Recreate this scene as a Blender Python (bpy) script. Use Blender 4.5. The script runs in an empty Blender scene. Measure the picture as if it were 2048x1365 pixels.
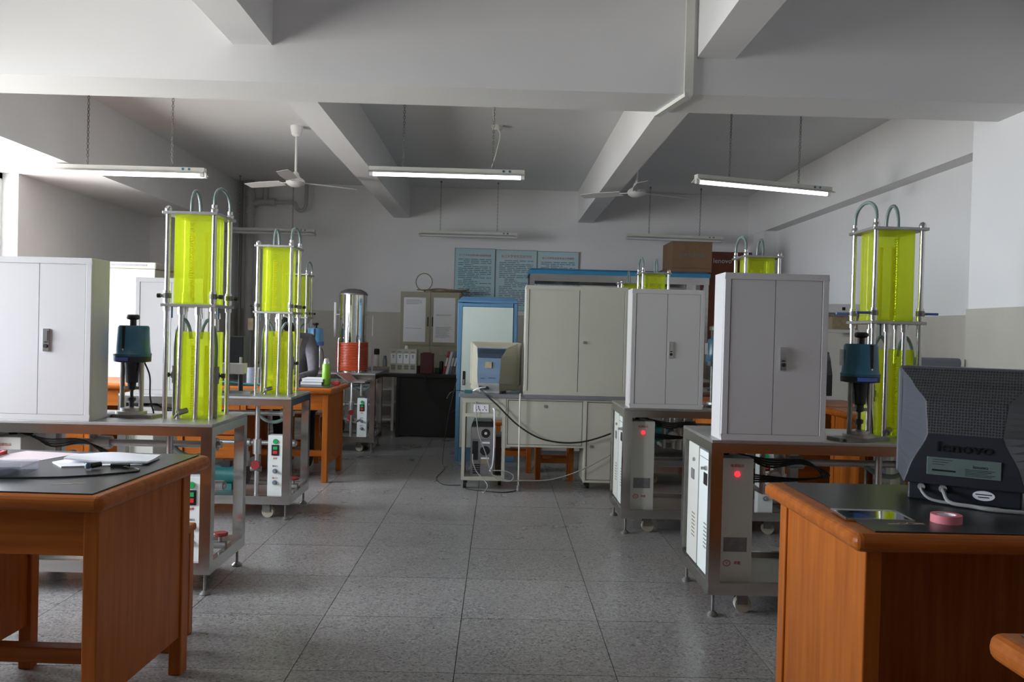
import bpy, bmesh, math, random
from mathutils import Vector, Matrix

random.seed(7)
sc = bpy.context.scene
COL = sc.collection
PI = math.pi

# ------------------------------------------------------------------ camera
F_PX, EYE = 1722.0, 1.267
yaw, pitch, roll = math.radians(0.8818), math.radians(-0.6602), 0.025
fw = Vector((math.sin(yaw) * math.cos(pitch), math.cos(yaw) * math.cos(pitch), math.sin(pitch)))
rt = Vector((math.cos(yaw), -math.sin(yaw), 0))
dn = fw.cross(rt)
if dn.z > 0:
    dn = -dn
cx = rt * math.cos(roll) - dn * math.sin(roll)
cy = -(rt * math.sin(roll) + dn * math.cos(roll))
cz = -fw
cam_d = bpy.data.cameras.new('camera')
cam_d.sensor_width = 36
cam_d.lens = F_PX / 2048 * 36
cam_d.clip_start = 0.05
cam = bpy.data.objects.new('camera', cam_d)
COL.objects.link(cam)
M = Matrix((cx, cy, cz)).transposed().to_4x4()
M.translation = (0, 0, EYE)
cam.matrix_world = M
sc.camera = cam

# ------------------------------------------------------------------ sky, window light, exposure
sc.view_settings.view_transform = 'Standard'
sc.view_settings.look = 'None'
sc.view_settings.gamma = 1
sc.view_settings.use_curve_mapping = False
sc.view_settings.exposure = 0.0
sc.cycles.diffuse_bounces = 6
sc.cycles.max_bounces = 14
sc.cycles.transparent_max_bounces = 24
sc.cycles.sample_clamp_indirect = 6
SKY = 27.5
w = bpy.data.worlds.new('overcast_sky')
sc.world = w
w.use_nodes = True
nt = w.node_tree
nt.nodes.clear()
wo = nt.nodes.new('ShaderNodeOutputWorld')
bg = nt.nodes.new('ShaderNodeBackground')
tc = nt.nodes.new('ShaderNodeTexCoord')
sp = nt.nodes.new('ShaderNodeSeparateXYZ')
rp = nt.nodes.new('ShaderNodeValToRGB')
nt.links.new(tc.outputs['Generated'], sp.inputs[0])
nt.links.new(sp.outputs['Z'], rp.inputs[0])
mp = nt.nodes.new('ShaderNodeMapRange')
mp.inputs['From Min'].default_value = -0.16
mp.inputs['From Max'].default_value = 0.03
nt.links.new(sp.outputs['Z'], mp.inputs['Value'])
nt.links.new(mp.outputs[0], rp.inputs[0])
rp.color_ramp.elements[0].color = (0.52, 0.51, 0.48, 1)
rp.color_ramp.elements[1].color = (0.86, 0.91, 1.0, 1)
bg.inputs['Strength'].default_value = SKY
nt.links.new(rp.outputs[0], bg.inputs['Color'])
nt.links.new(bg.outputs[0], wo.inputs['Surface'])

XL, XR, YF, YB, ZC = -4.21, 3.46, -3.6, 11.5, 3.155     # room shell
WIN = [(1.75, 4.3), (5.2, 7.57)]         # window openings along the left wall (Y ranges)
WZ0, WZ1 = 0.92, 2.53
for i, (a, b) in enumerate(WIN):                       # sky portals, one in each window opening
    ld = bpy.data.lights.new('window_portal', 'AREA')
    ld.shape = 'RECTANGLE'
    ld.size, ld.size_y = WZ1 - WZ0, b - a
    ld.cycles.is_portal = True
    lo = bpy.data.objects.new('window_portal', ld)
    COL.objects.link(lo)
    lo.location = (XL - 0.17, (a + b) / 2, (WZ0 + WZ1) / 2)
    lo.rotation_euler = (0, -PI / 2, 0)


# ------------------------------------------------------------------ materials
def mat(name, col, rough=0.5, metal=0.0, var=0.0, vscale=8.0, bump=0.0, bscale=60.0, spec=None, coat=0.0, vstretch=(1, 1, 1), col2=None):
    m = bpy.data.materials.new(name)
    m.use_nodes = True
    n, l = m.node_tree.nodes, m.node_tree.links
    p = n['Principled BSDF']
    p.inputs['Base Color'].default_value = (*col, 1)
    p.inputs['Roughness'].default_value = rough
    p.inputs['Metallic'].default_value = metal
    if spec is not None:
        p.inputs['Specular IOR Level'].default_value = spec
    p.inputs['Coat Weight'].default_value = coat
    p.inputs['Coat Roughness'].default_value = 0.15
    t = n.new('ShaderNodeTexCoord')
    if var or col2:
        mp = n.new('ShaderNodeMapping')
        mp.inputs['Scale'].default_value = vstretch
        tx = n.new('ShaderNodeTexNoise')
        tx.inputs['Scale'].default_value = vscale
        tx.inputs['Detail'].default_value = 5
        l.new(t.outputs['Object'], mp.inputs[0])
        l.new(mp.outputs[0], tx.inputs['Vector'])
        r = n.new('ShaderNodeValToRGB')
        r.color_ramp.elements[0].position, r.color_ramp.elements[1].position = 0.3, 0.7
        c2 = col2 or tuple(c * (1 - var) for c in col)
        r.color_ramp.elements[0].color = (*c2, 1)
        r.color_ramp.elements[1].color = (*col, 1)
        l.new(tx.outputs['Fac'], r.inputs[0])
        l.new(r.outputs[0], p.inputs['Base Color'])
    if bump:
        tb = n.new('ShaderNodeTexNoise')
        tb.inputs['Scale'].default_value = bscale
        l.new(t.outputs['Object'], tb.inputs['Vector'])
        b = n.new('ShaderNodeBump')
        b.inputs['Strength'].default_value = bump
        b.inputs['Distance'].default_value = 0.004
        l.new(tb.outputs['Fac'], b.inputs['Height'])
        l.new(b.outputs[0], p.inputs['Normal'])
    return m


def emit(name, col, s):
    m = bpy.data.materials.new(name)
    m.use_nodes = True
    p = m.node_tree.nodes['Principled BSDF']
    p.inputs['Base Color'].default_value = (*col, 1)
    p.inputs['Emission Color'].default_value = (*col, 1)
    p.inputs['Emission Strength'].default_value = s
    return m


def acrylic(name, tint, body, fac, gloss=0.08):
    m = bpy.data.materials.new(name)
    m.use_nodes = True
    n, l = m.node_tree.nodes, m.node_tree.links
    n.clear()
    o = n.new('ShaderNodeOutputMaterial')
    tr = n.new('ShaderNodeBsdfTransparent')
    tr.inputs[0].default_value = (*tint, 1)
    tl = n.new('ShaderNodeBsdfTranslucent')
    tl.inputs[0].default_value = (*body, 1)
    df = n.new('ShaderNodeBsdfDiffuse')
    df.inputs[0].default_value = (*body, 1)
    m1 = n.new('ShaderNodeMixShader')
    m1.inputs[0].default_value = 0.5
    l.new(tl.outputs[0], m1.inputs[1])
    l.new(df.outputs[0], m1.inputs[2])
    m2 = n.new('ShaderNodeMixShader')
    m2.inputs[0].default_value = fac
    l.new(tr.outputs[0], m2.inputs[1])
    l.new(m1.outputs[0], m2.inputs[2])
    gl = n.new('ShaderNodeBsdfGlossy')
    gl.inputs['Roughness'].default_value = 0.08
    lw = n.new('ShaderNodeLayerWeight')
    lw.inputs[0].default_value = 0.12
    ml = n.new('ShaderNodeMath')
    ml.operation = 'MULTIPLY'
    ml.inputs[1].default_value = gloss * 6
    l.new(lw.outputs['Fresnel'], ml.inputs[0])
    m3 = n.new('ShaderNodeMixShader')
    l.new(ml.outputs[0], m3.inputs[0])
    l.new(m2.outputs[0], m3.inputs[1])
    l.new(gl.outputs[0], m3.inputs[2])
    l.new(m3.outputs[0], o.inputs[0])
    return m


def terrazzo():
    m = mat('terrazzo', (0.30, 0.29, 0.285), 0.2)
    n, l = m.node_tree.nodes, m.node_tree.links
    p = n['Principled BSDF']
    t = n.new('ShaderNodeTexCoord')
    oi = n.new('ShaderNodeObjectInfo')
    ad = n.new('ShaderNodeVectorMath')
    ad.operation = 'ADD'
    l.new(t.outputs['Object'], ad.inputs[0])
    l.new(oi.outputs['Location'], ad.inputs[1])
    v = n.new('ShaderNodeTexVoronoi')
    v.inputs['Scale'].default_value = 130
    l.new(ad.outputs[0], v.inputs['Vector'])
    sp = n.new('ShaderNodeSeparateColor')
    l.new(v.outputs['Color'], sp.inputs[0])
    r = n.new('ShaderNodeValToRGB')
    e = r.color_ramp.elements
    e[0].position, e[0].color = 0.0, (0.10, 0.095, 0.09, 1)
    e[1].position, e[1].color = 1.0, (0.42, 0.41, 0.40, 1)
    for pos, c in ((0.2, (0.23, 0.22, 0.215)), (0.6, (0.29, 0.28, 0.275)), (0.9, (0.33, 0.32, 0.315))):
        q = e.new(pos)
        q.color = (*c, 1)
    l.new(sp.outputs[0], r.inputs[0])
    nz = n.new('ShaderNodeTexNoise')
    nz.inputs['Scale'].default_value = 2.2
    nz.inputs['Detail'].default_value = 6
    l.new(ad.outputs[0], nz.inputs['Vector'])
    mr = n.new('ShaderNodeMapRange')
    mr.inputs['To Min'].default_value, mr.inputs['To Max'].default_value = 0.82, 1.12
    l.new(nz.outputs['Fac'], mr.inputs['Value'])
    rn = n.new('ShaderNodeMapRange')
    rn.inputs['To Min'].default_value, rn.inputs['To Max'].default_value = 0.93, 1.05
    l.new(oi.outputs['Random'], rn.inputs['Value'])
    mm = n.new('ShaderNodeMath')
    mm.operation = 'MULTIPLY'
    l.new(mr.outputs[0], mm.inputs[0])
    l.new(rn.outputs[0], mm.inputs[1])
    mx = n.new('ShaderNodeVectorMath')
    mx.operation = 'SCALE'
    l.new(r.outputs[0], mx.inputs[0])
    l.new(mm.outputs[0], mx.inputs['Scale'])
    l.new(mx.outputs[0], p.inputs['Base Color'])
    rr = n.new('ShaderNodeMapRange')
    rr.inputs['To Min'].default_value, rr.inputs['To Max'].default_value = 0.22, 0.36
    l.new(nz.outputs['Fac'], rr.inputs['Value'])
    l.new(rr.outputs[0], p.inputs['Roughness'])
    return m


def grille(name, col, hole, scale):
    m = mat(name, col, 0.5)
    n, l = m.node_tree.nodes, m.node_tree.links
    p = n['Principled BSDF']
    t = n.new('ShaderNodeTexCoord')
    v = n.new('ShaderNodeTexVoronoi')
    v.inputs['Scale'].default_value = scale
    v.inputs['Randomness'].default_value = 0.15
    v.voronoi_dimensions = '2D'
    sx = n.new('ShaderNodeSeparateXYZ')
    cb = n.new('ShaderNodeCombineXYZ')
    l.new(t.outputs['Object'], sx.inputs[0])
    l.new(sx.outputs['X'], cb.inputs['X'])
    l.new(sx.outputs['Z'], cb.inputs['Y'])
    l.new(cb.outputs[0], v.inputs['Vector'])
    r = n.new('ShaderNodeValToRGB')
    e = r.color_ramp.elements
    e[0].position, e[0].color = 0.28, (*hole, 1)
    e[1].position, e[1].color = 0.42, (*col, 1)
    l.new(v.outputs['Distance'], r.inputs[0])
    l.new(r.outputs[0], p.inputs['Base Color'])
    return m


def wood(name, c1, c2, stretch, rough=0.36):
    return mat(name, c1, rough, var=0.3, vscale=5.0, vstretch=stretch, col2=c2, coat=0.04, spec=0.18)


PAINT = mat('white_paint', (0.775, 0.765, 0.775), 0.75, var=0.05, vscale=1.2)
CEIL = mat('ceiling_paint', (0.76, 0.76, 0.77), 0.85, var=0.05, vscale=0.8)
DADO = mat('beige_tile', (0.52, 0.49, 0.44), 0.3, var=0.05, vscale=2.0, vstretch=(3, 3, 0.8))
TERR = terrazzo()
GROUT = mat('grout', (0.06, 0.058, 0.055), 0.8, var=0.2)
WOODV = wood('orange_wood_upright', (0.46, 0.135, 0.020), (0.33, 0.085, 0.012), (7, 7, 0.55))
WOODH = wood('orange_wood_lengthwise', (0.44, 0.125, 0.018), (0.30, 0.075, 0.010), (0.6, 7, 7))
BLACKMAT = mat('black_desk_mat', (0.022, 0.022, 0.024), 0.32, var=0.3, vscale=4, spec=0.6)
STEEL = mat('polished_steel', (0.60, 0.59, 0.575), 0.20, 1.0, var=0.15, vscale=3, vstretch=(1, 1, 8))
ROD = mat('steel_rod', (0.70, 0.69, 0.67), 0.22, 1.0, var=0.1)
SATIN = mat('satin_steel', (0.55, 0.54, 0.53), 0.42, 1.0, var=0.2, vscale=6)
DSTEEL = mat('dull_steel', (0.33, 0.32, 0.31), 0.5, 0.9, var=0.35, vscale=14)
MIRROR = mat('mirror_steel', (0.78, 0.77, 0.75), 0.07, 1.0, bump=0.25, bscale=7)
CAB = mat('grey_white_enamel', (0.62, 0.60, 0.60), 0.42, var=0.04, vscale=2)
CREAM = mat('cream_enamel', (0.66, 0.66, 0.61), 0.45, var=0.06, vscale=3)
BEIGE = mat('beige_enamel', (0.50, 0.49, 0.41), 0.42, var=0.06, vscale=3)
GREYTOP = mat('grey_laminate', (0.20, 0.20, 0.215), 0.4, var=0.15)
WHITEBOX = mat('white_enamel', (0.76, 0.80, 0.78), 0.4, var=0.04)
BLUECAB = mat('blue_enamel', (0.11, 0.25, 0.42), 0.4, var=0.08)
MINT = mat('pale_mint_enamel', (0.60, 0.68, 0.63), 0.4, var=0.04)
BLUECAP = mat('blue_cast_cap', (0.035, 0.15, 0.235), 0.33, var=0.15, vscale=10)
SKYCAP = mat('light_blue_cast_cap', (0.09, 0.27, 0.47), 0.35, var=0.1, vscale=10)
NAVY = mat('dark_navy_plastic', (0.018, 0.022, 0.030), 0.45, var=0.2)
BLACK = mat('black_plastic', (0.015, 0.015, 0.016), 0.4, var=0.2)
RUBBER = mat('black_cable', (0.014, 0.014, 0.014), 0.55, var=0.2)
GREYCORD = mat('grey_cable', (0.28, 0.28, 0.27), 0.55, var=0.1)
WHITECORD = mat('white_cable', (0.66, 0.64, 0.56), 0.5, var=0.1)
HOSE = mat('grey_green_hose', (0.21, 0.28, 0.26), 0.35, var=0.15, vscale=20)
BLUELABEL = mat('blue_plate', (0.10, 0.18, 0.62), 0.4, var=0.1)
ACRY = acrylic('fluorescent_acrylic', (0.96, 1.0, 0.56), (0.93, 1.0, 0.15), 0.26)
ACRY2 = acrylic('amber_acrylic_tube', (0.90, 0.85, 0.1), (0.75, 0.66, 0.01), 0.72)
GLASS = acrylic('clear_glass', (0.97, 0.98, 0.98), (0.8, 0.85, 0.85), 0.04, 0.12)
CLEARP = acrylic('clear_plastic', (0.92, 0.93, 0.96), (0.7, 0.72, 0.80), 0.30, 0.12)
RED = mat('red_plastic', (0.65, 0.03, 0.03), 0.4, var=0.1)
GREEN = mat('green_plastic', (0.02, 0.40, 0.12), 0.35, var=0.1)
REDWHEEL = mat('red_handwheel', (0.30, 0.02, 0.025), 0.45, var=0.2)
TEAL = mat('teal_pump_paint', (0.02, 0.16, 0.16), 0.45, var=0.25)
REDLAMP = emit('lit_red_lamp', (1.0, 0.03, 0.05), 1.6)
CASTER = mat('cream_nylon', (0.55, 0.51, 0.40), 0.5, var=0.25)
PLATE = mat('grey_nameplate', (0.24, 0.23, 0.24), 0.45, var=0.25, vscale=40)
REDPRINT = mat('red_print', (0.50, 0.06, 0.05), 0.6, var=0.1)
GREYPRINT = mat('grey_print', (0.16, 0.16, 0.17), 0.6, var=0.1)
PAPER = mat('white_paper', (0.82, 0.82, 0.86), 0.8, var=0.04)
PINK = mat('pink_paper', (0.80, 0.66, 0.68), 0.8, var=0.05)
COIL = mat('orange_red_tube', (0.55, 0.085, 0.030), 0.33, var=0.1)
TUBEON = emit('lit_fluorescent_tube', (0.90, 0.95, 1.0), 5.5)
TUBEOFF = mat('unlit_tube', (0.72, 0.74, 0.76), 0.3, var=0.05)
FIXT = mat('fixture_enamel', (0.60, 0.59, 0.55), 0.5, var=0.1)
CARD = mat('brown_cardboard', (0.20, 0.115, 0.060), 0.8, var=0.2, vscale=5)
CARD2 = mat('reddish_cardboard', (0.24, 0.085, 0.045), 0.8, var=0.2, vscale=5)
SHIRT = mat('grey_sweater', (0.14, 0.13, 0.145), 0.9, var=0.2, vscale=30, bump=0.4)
TROUS = mat('dark_trousers', (0.02, 0.02, 0.025), 0.9, var=0.2)
SKIN = mat('skin', (0.46, 0.27, 0.19), 0.55, var=0.08)
HAIR = mat('black_hair', (0.012, 0.010, 0.009), 0.5, var=0.3, vscale=60, bump=0.5)
LIME = mat('lime_green_enamel', (0.22, 0.46, 0.03), 0.35, var=0.08)
DARKDESK = mat('black_brown_wood', (0.013, 0.011, 0.010), 0.4, var=0.3)
PIPEP = mat('painted_drain_pipe', (0.42, 0.41, 0.40), 0.6, var=0.1)
MONGREY = mat('monitor_slate_plastic', (0.060, 0.066, 0.085), 0.48, var=0.1)
MONDARK = mat('monitor_charcoal_plastic', (0.016, 0.019, 0.027), 0.42, var=0.1)
GRILLE = grille('perforated_charcoal', (0.062, 0.062, 0.066), (0.006, 0.006, 0.008), 120)
CRTBEIGE = mat('crt_beige_plastic', (0.35, 0.33, 0.255), 0.5, var=0.05)
CRTBLUE = mat('crt_blue_plastic', (0.085, 0.14, 0.22), 0.45, var=0.1)
CRTGREY = mat('crt_grey_plastic', (0.30, 0.30, 0.30), 0.5, var=0.05)
SLOT = mat('dark_slot', (0.008, 0.008, 0.009), 0.7, var=0.2)
EMBOSS = mat('embossed_letter', (0.008, 0.009, 0.012), 0.35, var=0.1)
STICK = mat('grey_green_sticker', (0.11, 0.155, 0.14), 0.5, var=0.15, vscale=30)
MAROON = mat('maroon_leatherette', (0.10, 0.016, 0.022), 0.5, var=0.2)
ROPE = mat('straw_coil', (0.33, 0.27, 0.17), 0.8, var=0.3, vscale=30)
POSTER = mat('poster_print', (0.50, 0.62, 0.66), 0.35, vscale=2.2, col2=(0.36, 0.58, 0.66))
POSTERTXT = mat('poster_text', (0.13, 0.19, 0.22), 0.6, var=0.2)
ROOFBLUE = mat('blue_roof_enamel', (0.03, 0.22, 0.42), 0.35, var=0.1)
BOXPLASTIC = mat('clear_case_contents', (0.30, 0.32, 0.50), 0.6, vscale=35, col2=(0.62, 0.63, 0.70))


# ------------------------------------------------------------------ mesh builder
class MB:
    def __init__(s):
        s.v, s.f, s.sm, s.mi = [], [], [], []

    def add(s, vs, fs, smooth=False, m=0):
        b = len(s.v)
        s.v += [tuple(q) for q in vs]
        for q in fs:
            s.f.append([b + i for i in q])
            s.sm.append(smooth)
            s.mi.append(m)
        return s

    def box(s, x0, y0, z0, x1, y1, z1, m=0):
        v = [(x, y, z) for z in (z0, z1) for y in (y0, y1) for x in (x0, x1)]
        return s.add(v, [(0, 2, 3, 1), (4, 5, 7, 6), (0, 1, 5, 4), (2, 6, 7, 3), (0, 4, 6, 2), (1, 3, 7, 5)], False, m)

    def rot(s, c, ang, axis='Z', start=0):
        R = Matrix.Rotation(ang, 3, axis)
        c = Vector(c)
        for i in range(start, len(s.v)):
            s.v[i] = tuple(R @ (Vector(s.v[i]) - c) + c)
        return s

    def cyl(s, p0, p1, r0, r1=None, n=12, m=0, smooth=True):
        p0, p1 = Vector(p0), Vector(p1)
        r1 = r0 if r1 is None else r1
        d = (p1 - p0).normalized()
        a = d.orthogonal().normalized()
        b = d.cross(a)
        ring = [a * math.cos(2 * PI * i / n) + b * math.sin(2 * PI * i / n) for i in range(n)]
        vs = [p0 + q * r0 for q in ring] + [p1 + q * r1 for q in ring]
        s.add(vs, [(i, (i + 1) % n, n + (i + 1) % n, n + i) for i in range(n)], smooth, m)
        return s.add(vs, [list(range(n))[::-1], list(range(n, 2 * n))], False, m)

    def tube(s, pts, r, n=8, m=0):
        pts = [Vector(p) for p in pts]
        vs = []
        a = None
        for i, p in enumerate(pts):
            d = (pts[min(i + 1, len(pts) - 1)] - pts[max(i - 1, 0)]).normalized()
            a = d.orthogonal().normalized() if a is None else (a - d * a.dot(d)).normalized()
            b = d.cross(a)
            vs += [p + a * r * math.cos(2 * PI * k / n) + b * r * math.sin(2 * PI * k / n) for k in range(n)]
        fs = []
        for i in range(len(pts) - 1):
            for k in range(n):
                fs.append((i * n + k, i * n + (k + 1) % n, (i + 1) * n + (k + 1) % n, (i + 1) * n + k))
        s.add(vs, fs, True, m)
        e = (len(pts) - 1) * n
        return s.add(vs, [list(range(n))[::-1], list(range(e, e + n))], False, m)

    def lathe(s, prof, c=(0, 0, 0), n=20, m=0):
        c = Vector(c)
        vs, fs = [], []
        for r, z in prof:
            vs += [c + Vector((r * math.cos(2 * PI * k / n), r * math.sin(2 * PI * k / n), z)) for k in range(n)]
        for i in range(len(prof) - 1):
            for k in range(n):
                fs.append((i * n + k, i * n + (k + 1) % n, (i + 1) * n + (k + 1) % n, (i + 1) * n + k))
        s.add(vs, fs, True, m)
        e = (len(prof) - 1) * n
        return s.add(vs, [list(range(n))[::-1], list(range(e, e + n))], False, m)

    def loft(s, rings, caps=True, smooth=False, m=0, closed=True):
        n = len(rings[0])
        vs = [q for r in rings for q in r]
        fs = []
        for i in range(len(rings) - 1):
            for k in range(n if closed else n - 1):
                fs.append((i * n + k, i * n + (k + 1) % n, (i + 1) * n + (k + 1) % n, (i + 1) * n + k))
        s.add(vs, fs, smooth, m)
        if caps:
            e = (len(rings) - 1) * n
            s.add(vs, [list(range(n))[::-1], list(range(e, e + n))], False, m)
        return s

    def quad(s, a, b, c, d, m=0):
        return s.add([a, b, c, d], [(0, 1, 2, 3)], False, m)

    def obj(s, name, mats, parent=None, bevel=0.0, seg=2, fix=True):
        me = bpy.data.meshes.new(name)
        me.from_pydata(s.v, [], s.f)
        for q in (mats if isinstance(mats, (list, tuple)) else [mats]):
            me.materials.append(q)
        me.polygons.foreach_set('use_smooth', s.sm)
        me.polygons.foreach_set('material_index', s.mi)
        bm = bmesh.new()
        bm.from_mesh(me)
        bmesh.ops.remove_doubles(bm, verts=bm.verts, dist=1e-5)
        if fix:
            bmesh.ops.recalc_face_normals(bm, faces=bm.faces)
        for e in bm.edges:
            if len(e.link_faces) == 2 and e.calc_face_angle(0) > 0.7:
                e.smooth = False
        bm.to_mesh(me)
        bm.free()
        o = bpy.data.objects.new(name, me)
        COL.objects.link(o)
        if parent:
            o.parent = parent
        if bevel:
            b = o.modifiers.new('bevel', 'BEVEL')
            b.width = bevel
            b.segments = seg
            b.limit_method = 'ANGLE'
            b.angle_limit = 0.6
        return o


def B(*a, **k):
    return MB().box(*a, **k)


def spline(pts, k=6):
    P = [Vector(p) for p in pts]
    P = [P[0] * 2 - P[1]] + P + [P[-1] * 2 - P[-2]]
    out = []
    for i in range(1, len(P) - 2):
        a, b, c, d = P[i - 1:i + 3]
        for j in range(k):
            t = j / k
            out.append(0.5 * ((2 * b) + (c - a) * t + (2 * a - 5 * b + 4 * c - d) * t * t + (3 * b - a - 3 * c + d) * t ** 3))
    out.append(P[-2])
    return out


def tag(o, label, cat, group=None, kind=None):
    o['label'] = label
    o['category'] = cat
    if group:
        o['group'] = group
    if kind:
        o['kind'] = kind
    return o


def thing(name, label, cat, loc=(0, 0, 0), rz=0.0, group=None):
    o = bpy.data.objects.new(name, None)
    o.empty_display_size = 0.1
    COL.objects.link(o)
    o.location = loc
    o.rotation_euler = (0, 0, rz)
    return tag(o, label, cat, group)


def struct(o, label=None):
    o['kind'] = 'structure'
    if label:
        o['label'] = label
    return o


def lettering(name, txt, size, m, parent, loc, rx=PI / 2, rz=0.0, depth=0.0006, align='CENTER', sx=1.0):
    c = bpy.data.curves.new(name, 'FONT')
    c.body = txt
    c.size = size
    c.extrude = depth
    c.align_x = align
    c.resolution_u = 2
    t = bpy.data.objects.new(name + '_src', c)
    COL.objects.link(t)
    dg = bpy.context.evaluated_depsgraph_get()
    me = bpy.data.meshes.new_from_object(t.evaluated_get(dg))
    COL.objects.unlink(t)
    bpy.data.objects.remove(t)
    T = Matrix.Translation(loc) @ Matrix.Rotation(rz, 4, 'Z') @ Matrix.Rotation(rx, 4, 'X') @ Matrix.Diagonal((sx, 1, 1, 1))
    me.transform(T)
    me.materials.clear()
    me.materials.append(m)
    me.name = name
    o = bpy.data.objects.new(name, me)
    COL.objects.link(o)
    o.parent = parent
    return o


# ------------------------------------------------------------------ room shell
T = 0.24
fl = struct(MB().box(XL - T, YF - T, -0.15, XR + T, YB + T, -0.006).box(XL, YF, -0.006, XR, 0.74, 0.0).obj('floor', GROUT))
TX, TY, TX0, TY0 = 0.599, 0.6055, -0.733, 3.164
tile_me = None
for i in range(-6, 8):
    for j in range(-4, 14):
        x0, x1 = max(TX0 + i * TX, XL), min(TX0 + (i + 1) * TX, XR)
        y0, y1 = TY0 + j * TY, min(TY0 + (j + 1) * TY, YB)
        if x1 - x0 < 0.02 or y1 - y0 < 0.02:
            continue
        whole = abs(x1 - x0 - TX) < 1e-4 and abs(y1 - y0 - TY) < 1e-4
        g = 0.0016
        if whole and tile_me:
            o = bpy.data.objects.new('floor_tile', tile_me)
            COL.objects.link(o)
            o.parent = fl
        else:
            hx, hy = (x1 - x0) / 2 - g, (y1 - y0) / 2 - g
            o = MB().box(-hx, -hy, -0.006, hx, hy, 0.0).obj('floor_tile', TERR, fl)
            if whole:
                tile_me = o.data
        o.location = ((x0 + x1) / 2, (y0 + y1) / 2, random.uniform(-0.0004, 0.0004))

struct(B(XL - T, YF - T, ZC, XR + T, YB + T, ZC + 0.15).obj('ceiling', CEIL))
wb = struct(B(XL - T, YB, 0, XR + T, YB + T, ZC).obj('wall_back', PAINT))
B(-3.49, YB - 0.012, 0, 3.3, YB, 1.48).obj('tile_dado', DADO, wb)
struct(B(XL - T, YF - T, 0, XR + T, YF, ZC).obj('wall_front', PAINT))
wr = struct(B(XR, YF, 0, XR + T, YB, ZC).obj('wall_right', PAINT))
B(XR - 0.012, YF, 0, XR, 10.78, 1.47).obj('tile_dado', DADO, wr)
m = MB()
m.box(XL - T, YF, 0, XL, YB, WZ0).box(XL - T, YF, WZ1, XL, YB, ZC)
ys = [YF] + [q for a in WIN for q in a] + [YB]
for k in range(0, len(ys), 2):
    m.box(XL - T, ys[k], WZ0, XL, ys[k + 1], WZ1)
wl = struct(m.obj('wall_left', PAINT))
B(XL, YF, 0, XL + 0.012, 10.4, WZ0).obj('tile_dado', DADO, wl)
# columns and pilasters
for nm, a in (('column', (XL, 10.4, 0, -3.496, YB, ZC)), ('column', (3.306, 10.78, 0, XR, YB, ZC)), ('column', (2.85, 4.30, 0, XR, 5.20, ZC)), ('column', (XL, 4.30, 0, -3.75, 5.05, ZC))):
    c = struct(B(*a).obj(nm, PAINT))
    d = MB()
    if a[0] > 0:
        d.box(a[0] - 0.012, a[1] - 0.012, 0, a[3], a[4], 1.47)
    else:
        d.box(a[0], a[1] - 0.012, 0, a[3] + 0.012, a[4], 1.47)
    d.obj('tile_dado', DADO, c)
# ceiling beams
struct(B(XL, 4.56, 2.545, XR, 4.94, ZC).obj('beam', PAINT), 'deep white beam across the room')
struct(B(-1.435, YF, 2.738, -1.228, YB, ZC).obj('beam', PAINT))
struct(B(1.012, YF, 2.738, 1.215, YB, ZC).obj('beam', PAINT))
struct(B(XL, YF, 2.53, -3.49, YB, ZC).obj('beam', PAINT))
struct(B(3.30, YF, 2.605, XR, YB, ZC).obj('beam', PAINT))
# cable trunking down the face of the deep beam and along its underside
m = MB().box(0.945, 4.535, 2.53, 0.99, 4.56, ZC)
q = len(m.v)
m.box(0.945, 4.535, 2.525, 0.985, 4.98, 2.545)
m.rot((0.965, 4.545, 2.53), math.radians(11), 'Z', q)
struct(m.obj('trim_1', CREAM), 'cream cable trunking on the deep beam')
# windows of the left wall
for k, (a, b) in enumerate(WIN):
    wn = struct(MB().box(XL - 0.20, a, WZ0, XL - 0.14, a + 0.05, WZ1).box(XL - 0.20, b - 0.05, WZ0, XL - 0.14, b, WZ1)
                .box(XL - 0.20, a, WZ0, XL - 0.14, b, WZ0 + 0.05).box(XL - 0.20, a, WZ1 - 0.05, XL - 0.14, b, WZ1)
                .box(XL - 0.19, a, 1.95, XL - 0.15, b, 1.99).obj('window_%d' % (k + 1), WHITEBOX))
    nb = 3
    for i in range(nb):
        p, q = a + 0.05 + (b - a - 0.1) * i / nb, a + 0.05 + (b - a - 0.1) * (i + 1) / nb
        if i:
            B(XL - 0.19, p - 0.02, WZ0 + 0.05, XL - 0.15, p + 0.02, WZ1 - 0.05).obj('mullion', WHITEBOX, wn)
        for z0, z1 in ((WZ0 + 0.05, 1.95), (1.99, WZ1 - 0.05)):
            B(XL - 0.172, p + 0.02, z0, XL - 0.168, q - 0.02, z1).obj('pane', GLASS, wn)
    B(XL - 0.14, a, WZ0 - 0.03, XL + 0.06, b, WZ0).obj('sill', PAINT, wn)


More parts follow.
